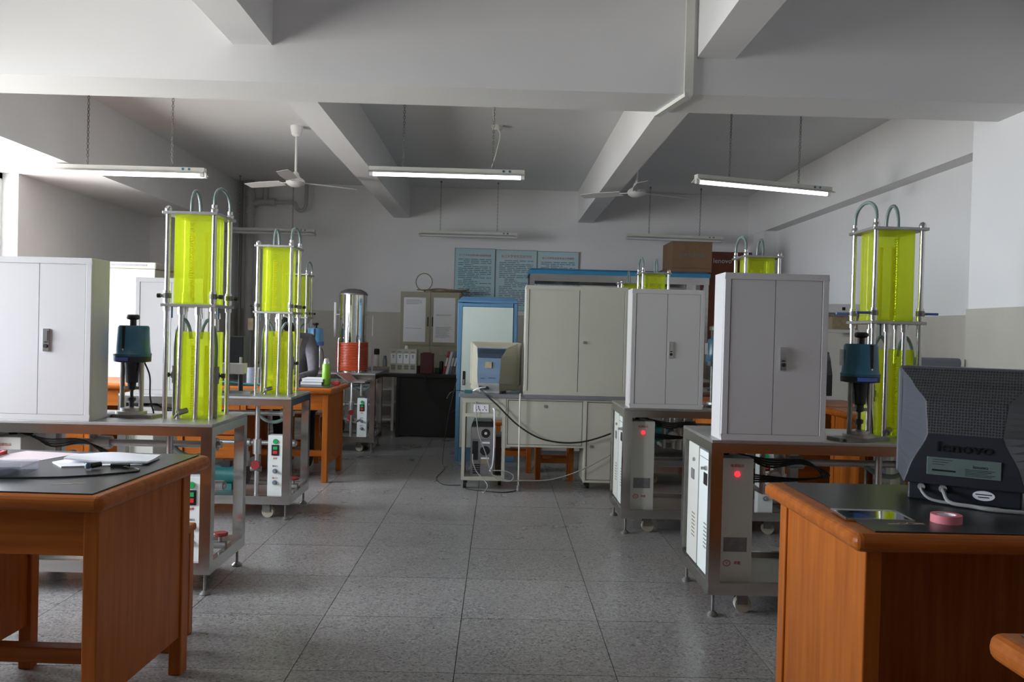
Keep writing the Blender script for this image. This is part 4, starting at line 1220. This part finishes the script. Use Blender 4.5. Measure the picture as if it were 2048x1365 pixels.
# ------------------------------------------------------------------ console with its big cupboard
t = thing('console_desk', 'beige console desk with open computer bay and grey top', 'desk', (0, 0, 0))
CY = 6.85
B(-0.305, CY - 0.02, 0.733, 1.03, 7.22, 0.762).obj('worktop', GREYTOP, t, bevel=0.003)
def ring_frame(x0, x1, z0, z1, y0, y1, bw, nm):
    MB().box(x0, y0, z0, x0 + bw, y1, z1).box(x1 - bw, y0, z0, x1, y1, z1).box(x0 + bw, y0, z0, x1 - bw, y1, z0 + bw).box(x0 + bw, y0, z1 - bw, x1 - bw, y1, z1).obj(nm, BEIGE, t, bevel=0.002)
MB().box(-0.275, CY, 0.07, -0.25, 7.20, 0.733).obj('end_panel', BEIGE, t)
MB().box(0.045, CY, 0.07, 0.07, 7.20, 0.733).obj('end_panel', BEIGE, t)
B(-0.25, CY, 0.07, 0.045, 7.20, 0.098).obj('bay_floor', BEIGE, t)
B(-0.25, CY, 0.578, 0.045, CY + 0.03, 0.604).obj('cross_rail', BEIGE, t)
B(-0.25, CY, 0.69, 0.045, CY + 0.03, 0.733).obj('cross_rail', BEIGE, t)
dp = B(-0.25, CY + 0.012, 0.604, 0.045, CY + 0.03, 0.69).obj('socket_panel', BEIGE, t)
so = B(-0.185, CY + 0.004, 0.612, -0.065, CY + 0.012, 0.676).obj('wall_socket', PAPER, t, bevel=0.003)
m = MB()
for sx in (-0.15, -0.10):
    m.box(sx - 0.003, CY + 0.002, 0.652, sx + 0.003, CY + 0.005, 0.662)
    for dx in (-0.013, 0.013):
        m.box(sx + dx - 0.003, CY + 0.002, 0.628, sx + dx + 0.003, CY + 0.005, 0.637)
    m.box(sx - 0.003, CY + 0.002, 0.64, sx + 0.003, CY + 0.005, 0.645)
m.obj('socket_slot', SLOT, so)
ring_frame(0.07, 0.70, 0.345, 0.733, CY + 0.004, CY + 0.03, 0.016, 'panel_frame')
B(0.086, CY + 0.018, 0.361, 0.684, CY + 0.026, 0.717).obj('panel_gap', SLOT, t)
pf = B(0.09, CY + 0.008, 0.365, 0.68, CY + 0.022, 0.713).obj('front_panel', BEIGE, t)
MB().cyl((0.383, CY + 0.008, 0.673), (0.383, CY - 0.002, 0.673), 0.012, n=16).obj('lock', SATIN, pf)
B(0.07, CY + 0.03, 0.345, 0.70, 7.20, 0.36).obj('tray_floor', BEIGE, t)
MB().box(0.70, CY + 0.022, 0.072, 1.03, 7.21, 0.733).obj('pedestal', BEIGE, t)
ring_frame(0.70, 1.03, 0.072, 0.733, CY, CY + 0.022, 0.018, 'pedestal_frame')
B(0.718, CY + 0.016, 0.09, 1.012, CY + 0.0215, 0.715).obj('door_gap', SLOT, t)
d = B(0.723, CY + 0.006, 0.095, 1.008, CY + 0.018, 0.71).obj('door', BEIGE, t)
MB().cyl((0.757, CY + 0.006, 0.36), (0.757, CY - 0.004, 0.36), 0.012, n=16).obj('lock', SATIN, d)
for cx_, cy_ in ((-0.245, CY + 0.05), (-0.245, 7.15), (0.035, 7.15), (0.035, CY + 0.2), (0.75, CY + 0.15), (0.98, CY + 0.15), (0.75, 7.15), (0.98, 7.15)):
    c = MB().box(cx_ - 0.012, cy_ - 0.02, 0.03, cx_ + 0.012, cy_ + 0.02, 0.072).obj('caster', BLACK, t)
    MB().cyl((cx_ - 0.012, cy_, 0.032), (cx_ + 0.012, cy_, 0.032), 0.032, n=16).obj('wheel', BLACK, c)

t = thing('beige_cupboard', 'wide beige two-door cupboard standing on the console', 'cupboard', (0.208, CY + 0.005, 0.762))
W, Hh, Dd = 0.82, 0.875, 0.345
m = MB().box(0, 0.02, 0, W, Dd, Hh).box(0, 0, 0, W, 0.02, 0.028).box(0, 0, Hh - 0.028, W, 0.02, Hh).box(0, 0, 0.028, 0.028, 0.02, Hh - 0.028).box(W - 0.028, 0, 0.028, W, 0.02, Hh - 0.028)
m.obj('body', BEIGE, t, bevel=0.004)
B(0.028, 0.0185, 0.028, W - 0.028, 0.0198, Hh - 0.028).obj('door_gap', SLOT, t)
B(0.031, 0.004, 0.031, 0.427, 0.018, Hh - 0.031).obj('door', BEIGE, t)
d = B(0.432, 0.002, 0.031, W - 0.031, 0.018, Hh - 0.031).obj('door', BEIGE, t)
MB().cyl((0.472, 0.002, 0.428), (0.472, -0.012, 0.428), 0.011, n=14).obj('knob', SATIN, d)

# computer in the console bay
t = thing('computer_tower', 'grey computer tower in the console bay, back towards us', 'computer', (-0.205, CY + 0.04, 0.098))
B(0, 0, 0, 0.185, 0.30, 0.395).obj('case', PLATE, t, bevel=0.004)
MB().loft([[(0.002, 0.0, 0.395), (0.183, 0.0, 0.395), (0.183, 0.30, 0.395), (0.002, 0.30, 0.395)], [(0.018, 0.02, 0.438), (0.167, 0.02, 0.438), (0.167, 0.28, 0.438), (0.018, 0.28, 0.438)]]).obj('hood', BLACK, t, bevel=0.004)
B(0.008, -0.004, 0.30, 0.177, 0.0, 0.388).obj('power_supply', SATIN, t)
MB().cyl((0.12, -0.004, 0.345), (0.12, -0.008, 0.345), 0.036, n=20).obj('supply_fan', BLACK, t)
MB().cyl((0.12, -0.008, 0.345), (0.12, -0.011, 0.345), 0.012).obj('fan_hub', CAB, t)
MB().cyl((0.115, 0.0, 0.205), (0.115, -0.005, 0.205), 0.038, n=20).obj('case_fan', BLACK, t)
MB().box(0.085, -0.004, 0.262, 0.155, 0, 0.276).box(0.085, -0.004, 0.138, 0.15, 0, 0.150).obj('white_label', PAPER, t)
B(0.085, -0.004, 0.098, 0.148, 0, 0.13).obj('yellow_label', ROPE, t)
m = MB()
for q in range(5):
    m.box(0.02, -0.003, 0.02 + q * 0.017, 0.08, 0, 0.03 + q * 0.017)
m.box(0.015, -0.004, 0.13, 0.06, 0, 0.28)
m.obj('slot_cover', BLACK, t)
t = thing('wooden_box', 'dark brown wooden box beside the computer', 'box', (-0.005, CY + 0.12, 0.098))
MB().box(0, 0, 0, 0.045, 0.2, 0.31).obj('body', mat('dark_brown_wood', (0.055, 0.018, 0.008), 0.5, var=0.3, vscale=4, vstretch=(8, 8, 1)), t, bevel=0.002)
B(0.0, 0.0, 0.31, 0.045, 0.2, 0.328).obj('lid', PLATE, t)

def cable(name, label, pts, r, m, k=7):
    return tag(MB().tube(spline(pts, k), r, 7).obj(name, m), label, 'cable')


cable('black_cable', 'thick black cable sagging from monitor across the console', [(-0.14, 6.88, 0.80), (-0.10, 6.815, 0.765), (0.0, 6.80, 0.68), (0.16, 6.80, 0.53), (0.33, 6.80, 0.43), (0.50, 6.80, 0.395), (0.66, 6.80, 0.40), (0.80, 6.80, 0.435), (0.98, 6.82, 0.50)], 0.007, RUBBER)
cable('grey_cable', 'grey cable running along the floor towards the right rigs', [(-0.02, 6.83, 0.12), (0.09, 6.79, 0.085), (0.22, 6.77, 0.09), (0.40, 6.78, 0.095), (0.55, 6.79, 0.13), (0.70, 6.80, 0.19), (0.85, 6.81, 0.27), (1.0, 6.82, 0.36)], 0.005, GREYCORD)
t = thing('white_flex', 'straight cream flex with a plug hanging to the floor', 'cable', (0.182, 6.80, 0))
MB().tube([(0.0, 0.05, 0.768), (-0.002, 0.0, 0.75), (0.0, 0.0, 0.30), (0.002, 0.0, 0.05)], 0.006, 8).obj('flex', WHITECORD, t)
MB().cyl((0.002, 0, 0.005), (0.002, 0, 0.05), 0.016, 0.012).obj('plug', PLATE, t)
cable('thin_black_cable', 'thin black cable trailing from the bay to the plug', [(-0.235, 6.83, 0.005), (-0.18, 6.79, 0.005), (-0.05, 6.74, 0.005), (0.05, 6.71, 0.005), (0.12, 6.74, 0.005), (0.165, 6.78, 0.008)], 0.004, RUBBER)
cable('white_power_cord', 'white cord hanging from the console socket panel', [(-0.03, 6.845, 0.648), (-0.02, 6.82, 0.62), (-0.018, 6.81, 0.45), (-0.018, 6.81, 0.30), (-0.026, 6.815, 0.20), (-0.045, 6.83, 0.15)], 0.006, PAPER)
cable('grey_mouse_cord', 'grey cord looping down over the computer', [(-0.17, 6.845, 0.70), (-0.165, 6.82, 0.62), (-0.14, 6.81, 0.45), (-0.08, 6.81, 0.29), (-0.03, 6.80, 0.14), (0.03, 6.79, 0.09), (0.12, 6.77, 0.085), (0.14, 6.77, 0.13), (0.08, 6.78, 0.16), (-0.02, 6.80, 0.16)], 0.004, GREYCORD)
cable('grey_network_cord', 'pale network cord falling from computer to the floor', [(-0.185, 6.845, 0.28), (-0.18, 6.82, 0.22), (-0.15, 6.80, 0.15), (-0.09, 6.77, 0.09), (-0.06, 6.73, 0.05), (-0.085, 6.70, 0.006), (-0.10, 6.72, 0.006)], 0.004, GREYCORD)
cable('floor_wire', 'thin dark wire on the floor left of the console', [(-0.39, 8.24, 0.80), (-0.47, 8.22, 0.40), (-0.50, 8.1, 0.02), (-0.46, 7.8, 0.005), (-0.50, 7.3, 0.005), (-0.42, 7.0, 0.005), (-0.28, 6.98, 0.005)], 0.003, RUBBER)
t = thing('small_adapter', 'small blue adapter on the corner of the console', 'adapter', (-0.235, 6.885, 0.762))
B(-0.03, -0.02, 0, 0.03, 0.03, 0.025).obj('case', TEAL, t, bevel=0.003)
MB().tube(spline([(0.03, 0.0, 0.012), (0.06, -0.02, 0.03), (0.10, -0.02, 0.045), (0.14, 0.0, 0.05)]), 0.006, 7).obj('lead', PAPER, t)
MB().tube(spline([(-0.03, 0.0, 0.012), (-0.08, 0.0, 0.02), (-0.14, 0.0, 0.0), (-0.17, 0.03, -0.05)]), 0.003, 6).obj('wire', RUBBER, t)
# flat keyboard behind the monitor and dark thing under the console
t = thing('black_case', 'black case on a low rack behind the console stools', 'case', (0.36, 7.75, 0))
B(0, 0, 0.24, 0.42, 0.22, 0.38).obj('body', BLACK, t, bevel=0.01)
B(-0.02, -0.02, 0.20, 0.46, 0.26, 0.24).obj('shelf', CAB, t)
B(0.0, 0.02, 0, 0.03, 0.2, 0.20).obj('leg', CAB, t)
B(0.40, 0.02, 0, 0.43, 0.2, 0.20).obj('leg', CAB, t)

# ------------------------------------------------------------------ blue cabinet, filing cabinet, black desk
t = thing('blue_cabinet', 'tall blue-framed cabinet with a pale front', 'cabinet', (-0.40, 8.30, 0))
W = 0.575
m = MB().box(0, 0.02, 0.0, W, 0.6, 1.53).box(0, 0, 0, 0.038, 0.02, 1.53).box(W - 0.038, 0, 0, W, 0.02, 1.53).box(0.038, 0, 1.495, W - 0.038, 0.02, 1.53).box(0.038, 0, 0, W - 0.038, 0.02, 0.13)
m.obj('body', BLUECAB, t, bevel=0.004)
MB().loft([[(0.0, 0, 1.535), (W, 0, 1.535), (W, 0.6, 1.535), (0, 0.6, 1.535)], [(0.0, 0.0, 1.55), (W, 0.0, 1.55), (W, 0.6, 1.55), (0.0, 0.6, 1.55)], [(0.04, 0.06, 1.592), (W - 0.04, 0.06, 1.592), (W - 0.04, 0.54, 1.592), (0.04, 0.54, 1.592)]]).obj('cap', BLUECAB, t, bevel=0.003)
B(0.01, 0.01, 1.529, W - 0.01, 0.59, 1.536).obj('shadow_gap', SLOT, t)
d = B(0.042, 0.004, 0.134, W - 0.042, 0.018, 1.491).obj('door', MINT, t)
h = B(0.06, 0.001, 0.735, 0.085, 0.0045, 0.87).obj('handle', SLOT, d)
B(0.064, -0.003, 0.74, 0.080, 0.002, 0.79).obj('lock', SATIN, d)

t = thing('filing_cabinet', 'beige filing cabinet with papers taped on its doors', 'cabinet', (-1.265, 11.0, 0))
W = 0.77
FCAB = mat('drab_filing_enamel', (0.36, 0.33, 0.26), 0.45, var=0.08)
B(0, 0.02, 0.0, W, 0.47, 1.74).obj('body', FCAB, t, bevel=0.003)
for s, (a, b) in enumerate(((0.02, W / 2 - 0.002), (W / 2 + 0.002, W - 0.02))):
    d = MB().box(a, 0, 1.06, b, 0.018, 1.72).obj('door', FCAB, t)
    hx = b - 0.035 if s == 0 else a + 0.02
    MB().box(hx, -0.012, 1.30, hx + 0.012, 0.0, 1.42).obj('handle', BLACK, d)
    p0, p1 = (0.045, 0.325) if s == 0 else (0.425, 0.70)
    pp = B(p0, -0.002, 1.10, p1, 0.0, 1.665 + 0.005 * s).obj('taped_sheet', PAPER, d)
    for q in range(2):
        z0, z1 = ((1.58, 1.645), (1.27, 1.28))[q] if s == 0 else ((1.44, 1.46), (1.16, 1.30))[q]
        m = MB()
        zz = z0
        while zz < z1:
            m.box(p0 + 0.03, -0.0025, zz, p1 - 0.03 - random.uniform(0, 0.08), -0.002, zz + 0.003)
            zz += 0.011
        m.obj('sheet_print', GREYPRINT, d)
    for q in range(3):
        z0 = 0.04 + q * 0.33
        e = B(a, 0, z0, b, 0.018, z0 + 0.32).obj('drawer', FCAB, t)
        MB().box((a + b) / 2 - 0.06, -0.012, z0 + 0.24, (a + b) / 2 + 0.06, 0, z0 + 0.25).obj('handle', SATIN, e)
o = MB()
for q in range(9):
    rr = 0.16 + 0.008 * (q % 4)
    o.tube([(-0.80 + 0.07 * (q % 3) + (rr + 0.1 * (q > 4)) * math.cos(a * PI / 12), 11.22 + rr * 0.85 * math.sin(a * PI / 12), 1.748 + 0.009 * (q // 2) + 0.006 * math.sin(3 * a * PI / 12 + q)) for a in range(25)], 0.006, 5)
o.tube([(-0.985 + 0.105 * math.cos(a * PI / 14), 11.18 + 0.02 * math.sin(a * PI / 14), 1.875 + 0.112 * math.sin(a * PI / 14)) for a in range(29)], 0.006, 6)
tag(o.obj('wire_coil', ROPE), 'straw-coloured coil of tubing on the filing cabinet', 'coil')

t = thing('black_desk', 'black desk in front of the filing cabinet', 'desk', (0, 0, 0))
B(-1.40, 9.98, 0.70, -0.30, 10.62, 0.74).obj('desktop', DARKDESK, t, bevel=0.004)
B(-1.175, 10.02, 0, -1.14, 10.58, 0.70).obj('side_panel', DARKDESK, t)
B(-0.36, 10.02, 0, -0.33, 10.58, 0.70).obj('side_panel', DARKDESK, t)
B(-1.14, 10.03, 0.02, -0.36, 10.05, 0.70).obj('front_panel', DARKDESK, t)
t = thing('desktop_organizer', 'grey organizer with four white label panels', 'organizer', (-1.275, 10.12, 0.74))
B(0, 0, 0, 0.318, 0.2, 0.285).obj('case', BEIGE, t, bevel=0.004)
for q in range(4):
    x0 = 0.012 + q * 0.076
    l_ = B(x0, -0.003, 0.115, x0 + 0.064, 0.0, 0.23).obj('label_panel', PAPER, t)
    MB().box(x0 + 0.018, -0.0035, 0.205, x0 + 0.046, -0.003, 0.213).box(x0 + 0.022, -0.0035, 0.19, x0 + 0.042, -0.003, 0.198).box(x0 + 0.024, -0.0035, 0.178, x0 + 0.04, -0.003, 0.184).obj('label_print', TEAL, l_)
    v = MB()
    for r in range(5):
        v.box(x0 + 0.006, -0.002, 0.045 + r * 0.011, x0 + 0.058, 0.0, 0.05 + r * 0.011)
    v.obj('speaker_slot', SLOT, t)
    MB().box(x0 + 0.008, -0.002, 0.246, x0 + 0.05, 0.0, 0.254).obj('heading_print', GREYPRINT if q != 3 else REDPRINT, t)
o = MB().lathe([(0.018, 0), (0.022, 0.002), (0.018, 0.028), (0.012, 0.04)], (-1.09, 10.2, 1.025), 12).obj('paper_cup', PAPER)
tag(o, 'small white paper cup standing on the organizer', 'cup')
t = thing('maroon_box', 'tall maroon box on the black desk', 'box', (-0.915, 10.12, 0.74))
B(0, 0, 0, 0.15, 0.16, 0.24).obj('body', MAROON, t, bevel=0.004)
B(0.03, -0.002, 0.238, 0.12, 0.15, 0.25).obj('flap', MAROON, t)
tag(B(-0.98, 10.2, 0.74, -0.925, 10.3, 0.83).obj('dark_box', MAROON, bevel=0.003), 'low dark red box left of the tall maroon box', 'box')
tag(B(-0.75, 10.16, 0.74, -0.69, 10.24, 0.81).obj('black_box', BLACK, bevel=0.004), 'low black box right of the tall maroon box', 'box')
o = MB().lathe([(0.022, 0), (0.024, 0.004), (0.024, 0.14), (0.018, 0.15)], (-0.672, 10.22, 0.74), 14).obj('black_pen_pot', BLACK)
tag(o, 'black pot beside the leaning folders', 'pot')
FC = (mat('red_folder', (0.42, 0.06, 0.05), 0.5, var=0.1), PAPER, mat('blue_grey_folder', (0.20, 0.24, 0.30), 0.5, var=0.1), mat('slate_folder', (0.12, 0.14, 0.17), 0.5, var=0.1), CRTGREY)
for q, (mm, lb) in enumerate(zip(FC, ('red folder, leftmost of the leaning row', 'white folder leaning next to the red one', 'blue grey folder in the middle of the leaning row', 'slate folder, fourth of the leaning row', 'light grey folder by the blue cabinet'))):
    t = thing('folder', lb, 'folder', (-0.655 + 0.035 * q, 10.14, 0.742), 0, 'folders leaning on the black desk')
    f_ = MB().box(0, 0, 0, 0.03, 0.22, 0.275 - 0.006 * (q % 2)).rot((0, 0, 0), 0.22, 'Y').obj('cover', mm, t)
    MB().box(0.004, -0.001, 0.1, 0.026, 0, 0.2).rot((0, 0, 0), 0.22, 'Y').obj('spine_label', PAPER, f_)
cable('maroon_lead', 'dark lead hanging in a loop before the black desk', [(-0.85, 9.985, 0.746), (-0.845, 9.955, 0.73), (-0.80, 9.95, 0.55), (-0.72, 9.95, 0.40), (-0.60, 9.95, 0.31), (-0.52, 9.95, 0.31), (-0.44, 9.94, 0.38), (-0.36, 9.93, 0.48)], 0.007, RUBBER)
t = thing('shelf_rack', 'grey shelf rack left of the black desk', 'shelf', (-2.0, 10.66, 0))
B(0, 0, 0.735, 0.72, 0.5, 0.76).obj('top', GREYTOP, t)
for z in (0.12, 0.30, 0.50):
    B(0.03, 0.02, z, 0.70, 0.48, z + 0.02).obj('shelf', CAB, t)
for x in (0, 0.69):
    for y in (0, 0.47):
        B(x, y, 0, x + 0.03, y + 0.03, 0.735).obj('leg', CAB, t)
t = thing('spray_bottle', 'black capped bottle on the shelf rack', 'bottle', (-1.53, 10.85, 0.76))
MB().lathe([(0.028, 0), (0.03, 0.004), (0.03, 0.16), (0.02, 0.18)], n=14).obj('body', CAB, t)
MB().lathe([(0.032, 0.17), (0.036, 0.19), (0.034, 0.24), (0.02, 0.245)], n=14).obj('cap', BLACK, t)
t = thing('glue_bottle', 'short blue capped bottle on the shelf rack', 'bottle', (-1.42, 10.82, 0.76))
MB().lathe([(0.026, 0), (0.028, 0.004), (0.028, 0.10), (0.016, 0.12)], n=14).obj('body', PLATE, t)
MB().lathe([(0.02, 0.115), (0.022, 0.13), (0.018, 0.16)], n=12).obj('cap', CRTBLUE, t)
tag(B(-1.56, 10.74, 0.76, -1.30, 10.80, 0.785).obj('wood_block', ROPE, bevel=0.003), 'pale wooden block at the front of the shelf rack', 'block')

# ------------------------------------------------------------------ posters
TITLES = ('长江大学实验室仪器设备管理制度', '长江大学学生实验守则', '长江大学实验室安全工作细则')
for k, (x0, x1, z1) in enumerate(((-0.607, -0.078, 2.350), (-0.062, 0.478, 2.343), (0.492, 1.036, 2.336))):
    t = thing('wall_poster', ('poster of rules, leftmost on the back wall', 'middle poster of rules on the back wall', 'rules poster whose lower part the hood hides')[k], 'poster', (0, 0, 0), 0, 'laboratory rule posters')
    z0 = z1 - 0.80
    yb = YB - 0.025
    B(x0, yb, z0, x1, YB - 0.001, z1).obj('board', POSTER, t, bevel=0.002)
    MB().box(x0 - 0.006, yb - 0.003, z0 - 0.006, x0, YB - 0.001, z1 + 0.006).box(x1, yb - 0.003, z0 - 0.006, x1 + 0.006, YB - 0.001, z1 + 0.006).box(x0, yb - 0.003, z1, x1, YB - 0.001, z1 + 0.006).box(x0, yb - 0.003, z0 - 0.006, x1, YB - 0.001, z0).obj('rim', GREYCORD, t)
    ti = TITLES[k]
    lettering('title_lettering', ti, 0.44 / len(ti) * (1.0 if k != 1 else 0.95), REDPRINT, t, ((x0 + x1) / 2, yb - 0.0008, z1 - 0.098), sx=0.98)
    m = MB()
    zz = z1 - 0.145
    r = random.Random(k)
    while zz > z0 + 0.05:
        ind = 0.07 if r.random() < 0.3 else 0.0
        x = x0 + 0.045 + ind
        end = x1 - 0.045 - (r.uniform(0.1, 0.3) if r.random() < 0.3 else 0)
        while x < end:
            wd = min(r.uniform(0.03, 0.12), end - x)
            m.box(x, yb - 0.0008, zz, x + wd, yb, zz + 0.0085)
            x += wd + r.uniform(0.006, 0.02)
        zz -= 0.0245
    m.obj('body_print', POSTERTXT, t)

# ------------------------------------------------------------------ hood with blue roof, cartons, right wall things
t = thing('steel_hood', 'steel framed hood with a blue roof edge', 'hood', (0.325, 9.75, 0))
W, Dp = 2.06, 0.72
MB().loft([[(0, 0, 1.925), (W, 0, 1.925), (W, Dp, 1.925), (0, Dp, 1.925)], [(0, 0, 1.968), (W, 0, 1.968), (W, Dp, 1.968), (0, Dp, 1.968)], [(0.03, 0.05, 1.99), (W - 0.03, 0.05, 1.99), (W - 0.03, Dp - 0.05, 1.99), (0.03, Dp - 0.05, 1.99)]]).obj('roof', ROOFBLUE, t)
B(0.01, 0.005, 1.845, W - 0.01, 0.03, 1.925).obj('fascia', STEEL, t)
B(0.01, Dp - 0.03, 1.845, W - 0.01, Dp - 0.005, 1.925).obj('fascia', STEEL, t)
for x in (0.01, W - 0.07):
    for y in (0.01, Dp - 0.07):
        B(x, y, 0, x + 0.055, y + 0.055, 1.925).obj('post', STEEL, t)
B(W - 0.27, 0.01, 0.8, W - 0.20, 0.05, 1.845).obj('post', STEEL, t)
B(0.03, 0.03, 0.76, W - 0.03, Dp - 0.03, 0.80).obj('worktop', SATIN, t)
B(0.03, 0.03, 0.20, W - 0.03, Dp - 0.03, 0.22).obj('shelf', SATIN, t)
MB().lathe([(0.05, 1.89), (0.06, 1.90), (0.06, 1.925)], (0.42, 0.3, 0), 16).obj('roof_lamp', CAB, t)


def carton(x0, y0, z0, x1, y1, z1, label, m, txt=None, tm=None, ts=0.07, tz=0.5):
    t = thing('carton', label, 'carton', ((x0 + x1) / 2, (y0 + y1) / 2, z0), 0, 'cardboard cartons')
    a, b, h = (x1 - x0) / 2, (y1 - y0) / 2, z1 - z0
    B(-a, -b, 0, a, b, h).obj('box', m, t, bevel=0.004)
    MB().box(-a, -b, h, a, -0.002, h + 0.006).box(-a, 0.002, h, a, b, h + 0.006).obj('flap', m, t)
    if txt:
        lettering('carton_lettering', txt, ts, tm, t, (0.0 if tz == 0.5 else -a + 0.05, -b - 0.0006, h * tz - ts * 0.3), align='CENTER' if tz == 0.5 else 'LEFT')
    return t


carton(1.915, 9.80, 1.991, 2.41, 10.35, 2.03, 'flattened carton sheet on the hood roof', CARD)
carton(1.95, 9.82, 2.037, 2.415, 10.36, 2.335, 'brown carton with faint dark lettering on the hood roof', CARD, '实验专用仪器', GREYPRINT, 0.052)
t = thing('steel_cupboard', 'grey steel cupboard under the reddish cartons', 'cupboard', (2.50, 10.55, 0))
B(0, 0, 0, 0.72, 0.6, 1.15).obj('body', DSTEEL, t, bevel=0.004)
B(0.02, -0.012, 0.05, 0.355, 0, 1.12).obj('door', DSTEEL, t)
B(0.365, -0.012, 0.05, 0.70, 0, 1.12).obj('door', DSTEEL, t)
carton(2.54, 10.56, 1.15, 3.10, 11.0, 1.70, 'reddish carton at the bottom of the corner stack', CARD2)
carton(2.56, 10.56, 1.706, 3.09, 11.0, 2.30, 'reddish carton with white lettering, top of the stack', CARD2, 'lenovo', PAPER, 0.085, 0.82)
# glass vessel set between the right cabinets
t = thing('glass_vessel', 'capped glass vessel in the gap between right cabinets', 'vessel', (1.96, 7.58, 0.80))
MB().lathe([(0.085, 0.0), (0.085, 0.52)], n=24).obj('cylinder', CLEARP, t)
MB().lathe([(0.10, 0.52), (0.10, 0.55), (0.06, 0.565)], n=24).obj('cap', SATIN, t)
MB().cyl((-0.02, 0, 0.02), (-0.02, 0, 0.52), 0.014).obj('lime_tube', ACRY2, t)
MB().cyl((0.03, 0, 0.02), (0.03, 0, 0.50), 0.016).obj('steel_tube', ROD, t)
# small wall shelf on the right wall
t = thing('wall_shelf', 'small white wall shelf with brown jars beneath', 'shelf', (3.10, 8.2, 1.36))
B(0, 0, 0.16, 0.345, 0.30, 0.245).obj('cover', CAB, t, bevel=0.003)
B(0.04, 0.02, 0.13, 0.345, 0.28, 0.16).obj('underside', PLATE, t)
B(0.18, -0.004, 0.185, 0.21, 0.0, 0.215).obj('socket', SLOT, t)
B(0.10, 0.03, 0.0, 0.345, 0.25, 0.13).obj('brown_insert', ROPE, t)
B(0.0, 0.0, -0.03, 0.345, 0.30, 0.0).obj('ledge', CAB, t)
# side desk at the right wall with its machines
desk(2.38, 3.42, 5.66, 6.25, 'wooden desk against the right wall', kneehole=(2.42, 3.0))
t = thing('grey_chair', 'grey rounded chair back behind the right lime tower', 'chair', (2.60, 5.20, 0), PI)
B(-0.21, -0.02, 0.80, 0.21, 0.03, 1.17).obj('backrest', mat('slate_chair_plastic', (0.16, 0.17, 0.20), 0.5, var=0.1), t, bevel=0.02, seg=4)
B(-0.2, -0.40, 0.43, 0.2, -0.02, 0.47).obj('seat', MONGREY, t, bevel=0.015)
for sx in (-0.17, 0.17):
    MB().tube([(sx, -0.40, 0), (sx, -0.40, 0.43)], 0.012, 8).obj('leg', DSTEEL, t)
    MB().tube([(sx, 0.0, 0), (sx, 0.0, 0.44), (sx, 0.01, 0.85)], 0.012, 8).obj('leg', DSTEEL, t)
t = thing('printer', 'white printer with an olive lid by the right wall', 'printer', (3.02, 5.92, 0.77))
B(-0.21, -0.17, 0, 0.21, 0.2, 0.335).obj('body', WHITEBOX, t, bevel=0.01)
B(-0.215, -0.175, 0.335, 0.10, 0.205, 0.365).obj('lid', mat('olive_lid', (0.28, 0.29, 0.14), 0.5, var=0.1), t, bevel=0.012)
B(0.0, -0.18, 0.30, 0.20, -0.17, 0.33).obj('control_strip', CRTGREY, t)
t = thing('beige_monitor', 'beige monitor cut off by the right picture edge', 'monitor', (2.34, 3.58, 0.0))
B(-0.04, -0.1, 0.0, 0.5, 0.26, 0.77).obj('stand', BEIGE, t)
B(0.0, 0, 0.77, 0.42, 0.18, 1.195).obj('case', CRTBEIGE, t, bevel=0.012)
B(0.05, 0.18, 0.80, 0.37, 0.38, 1.13).obj('rear_housing', CRTBEIGE, t, bevel=0.02)
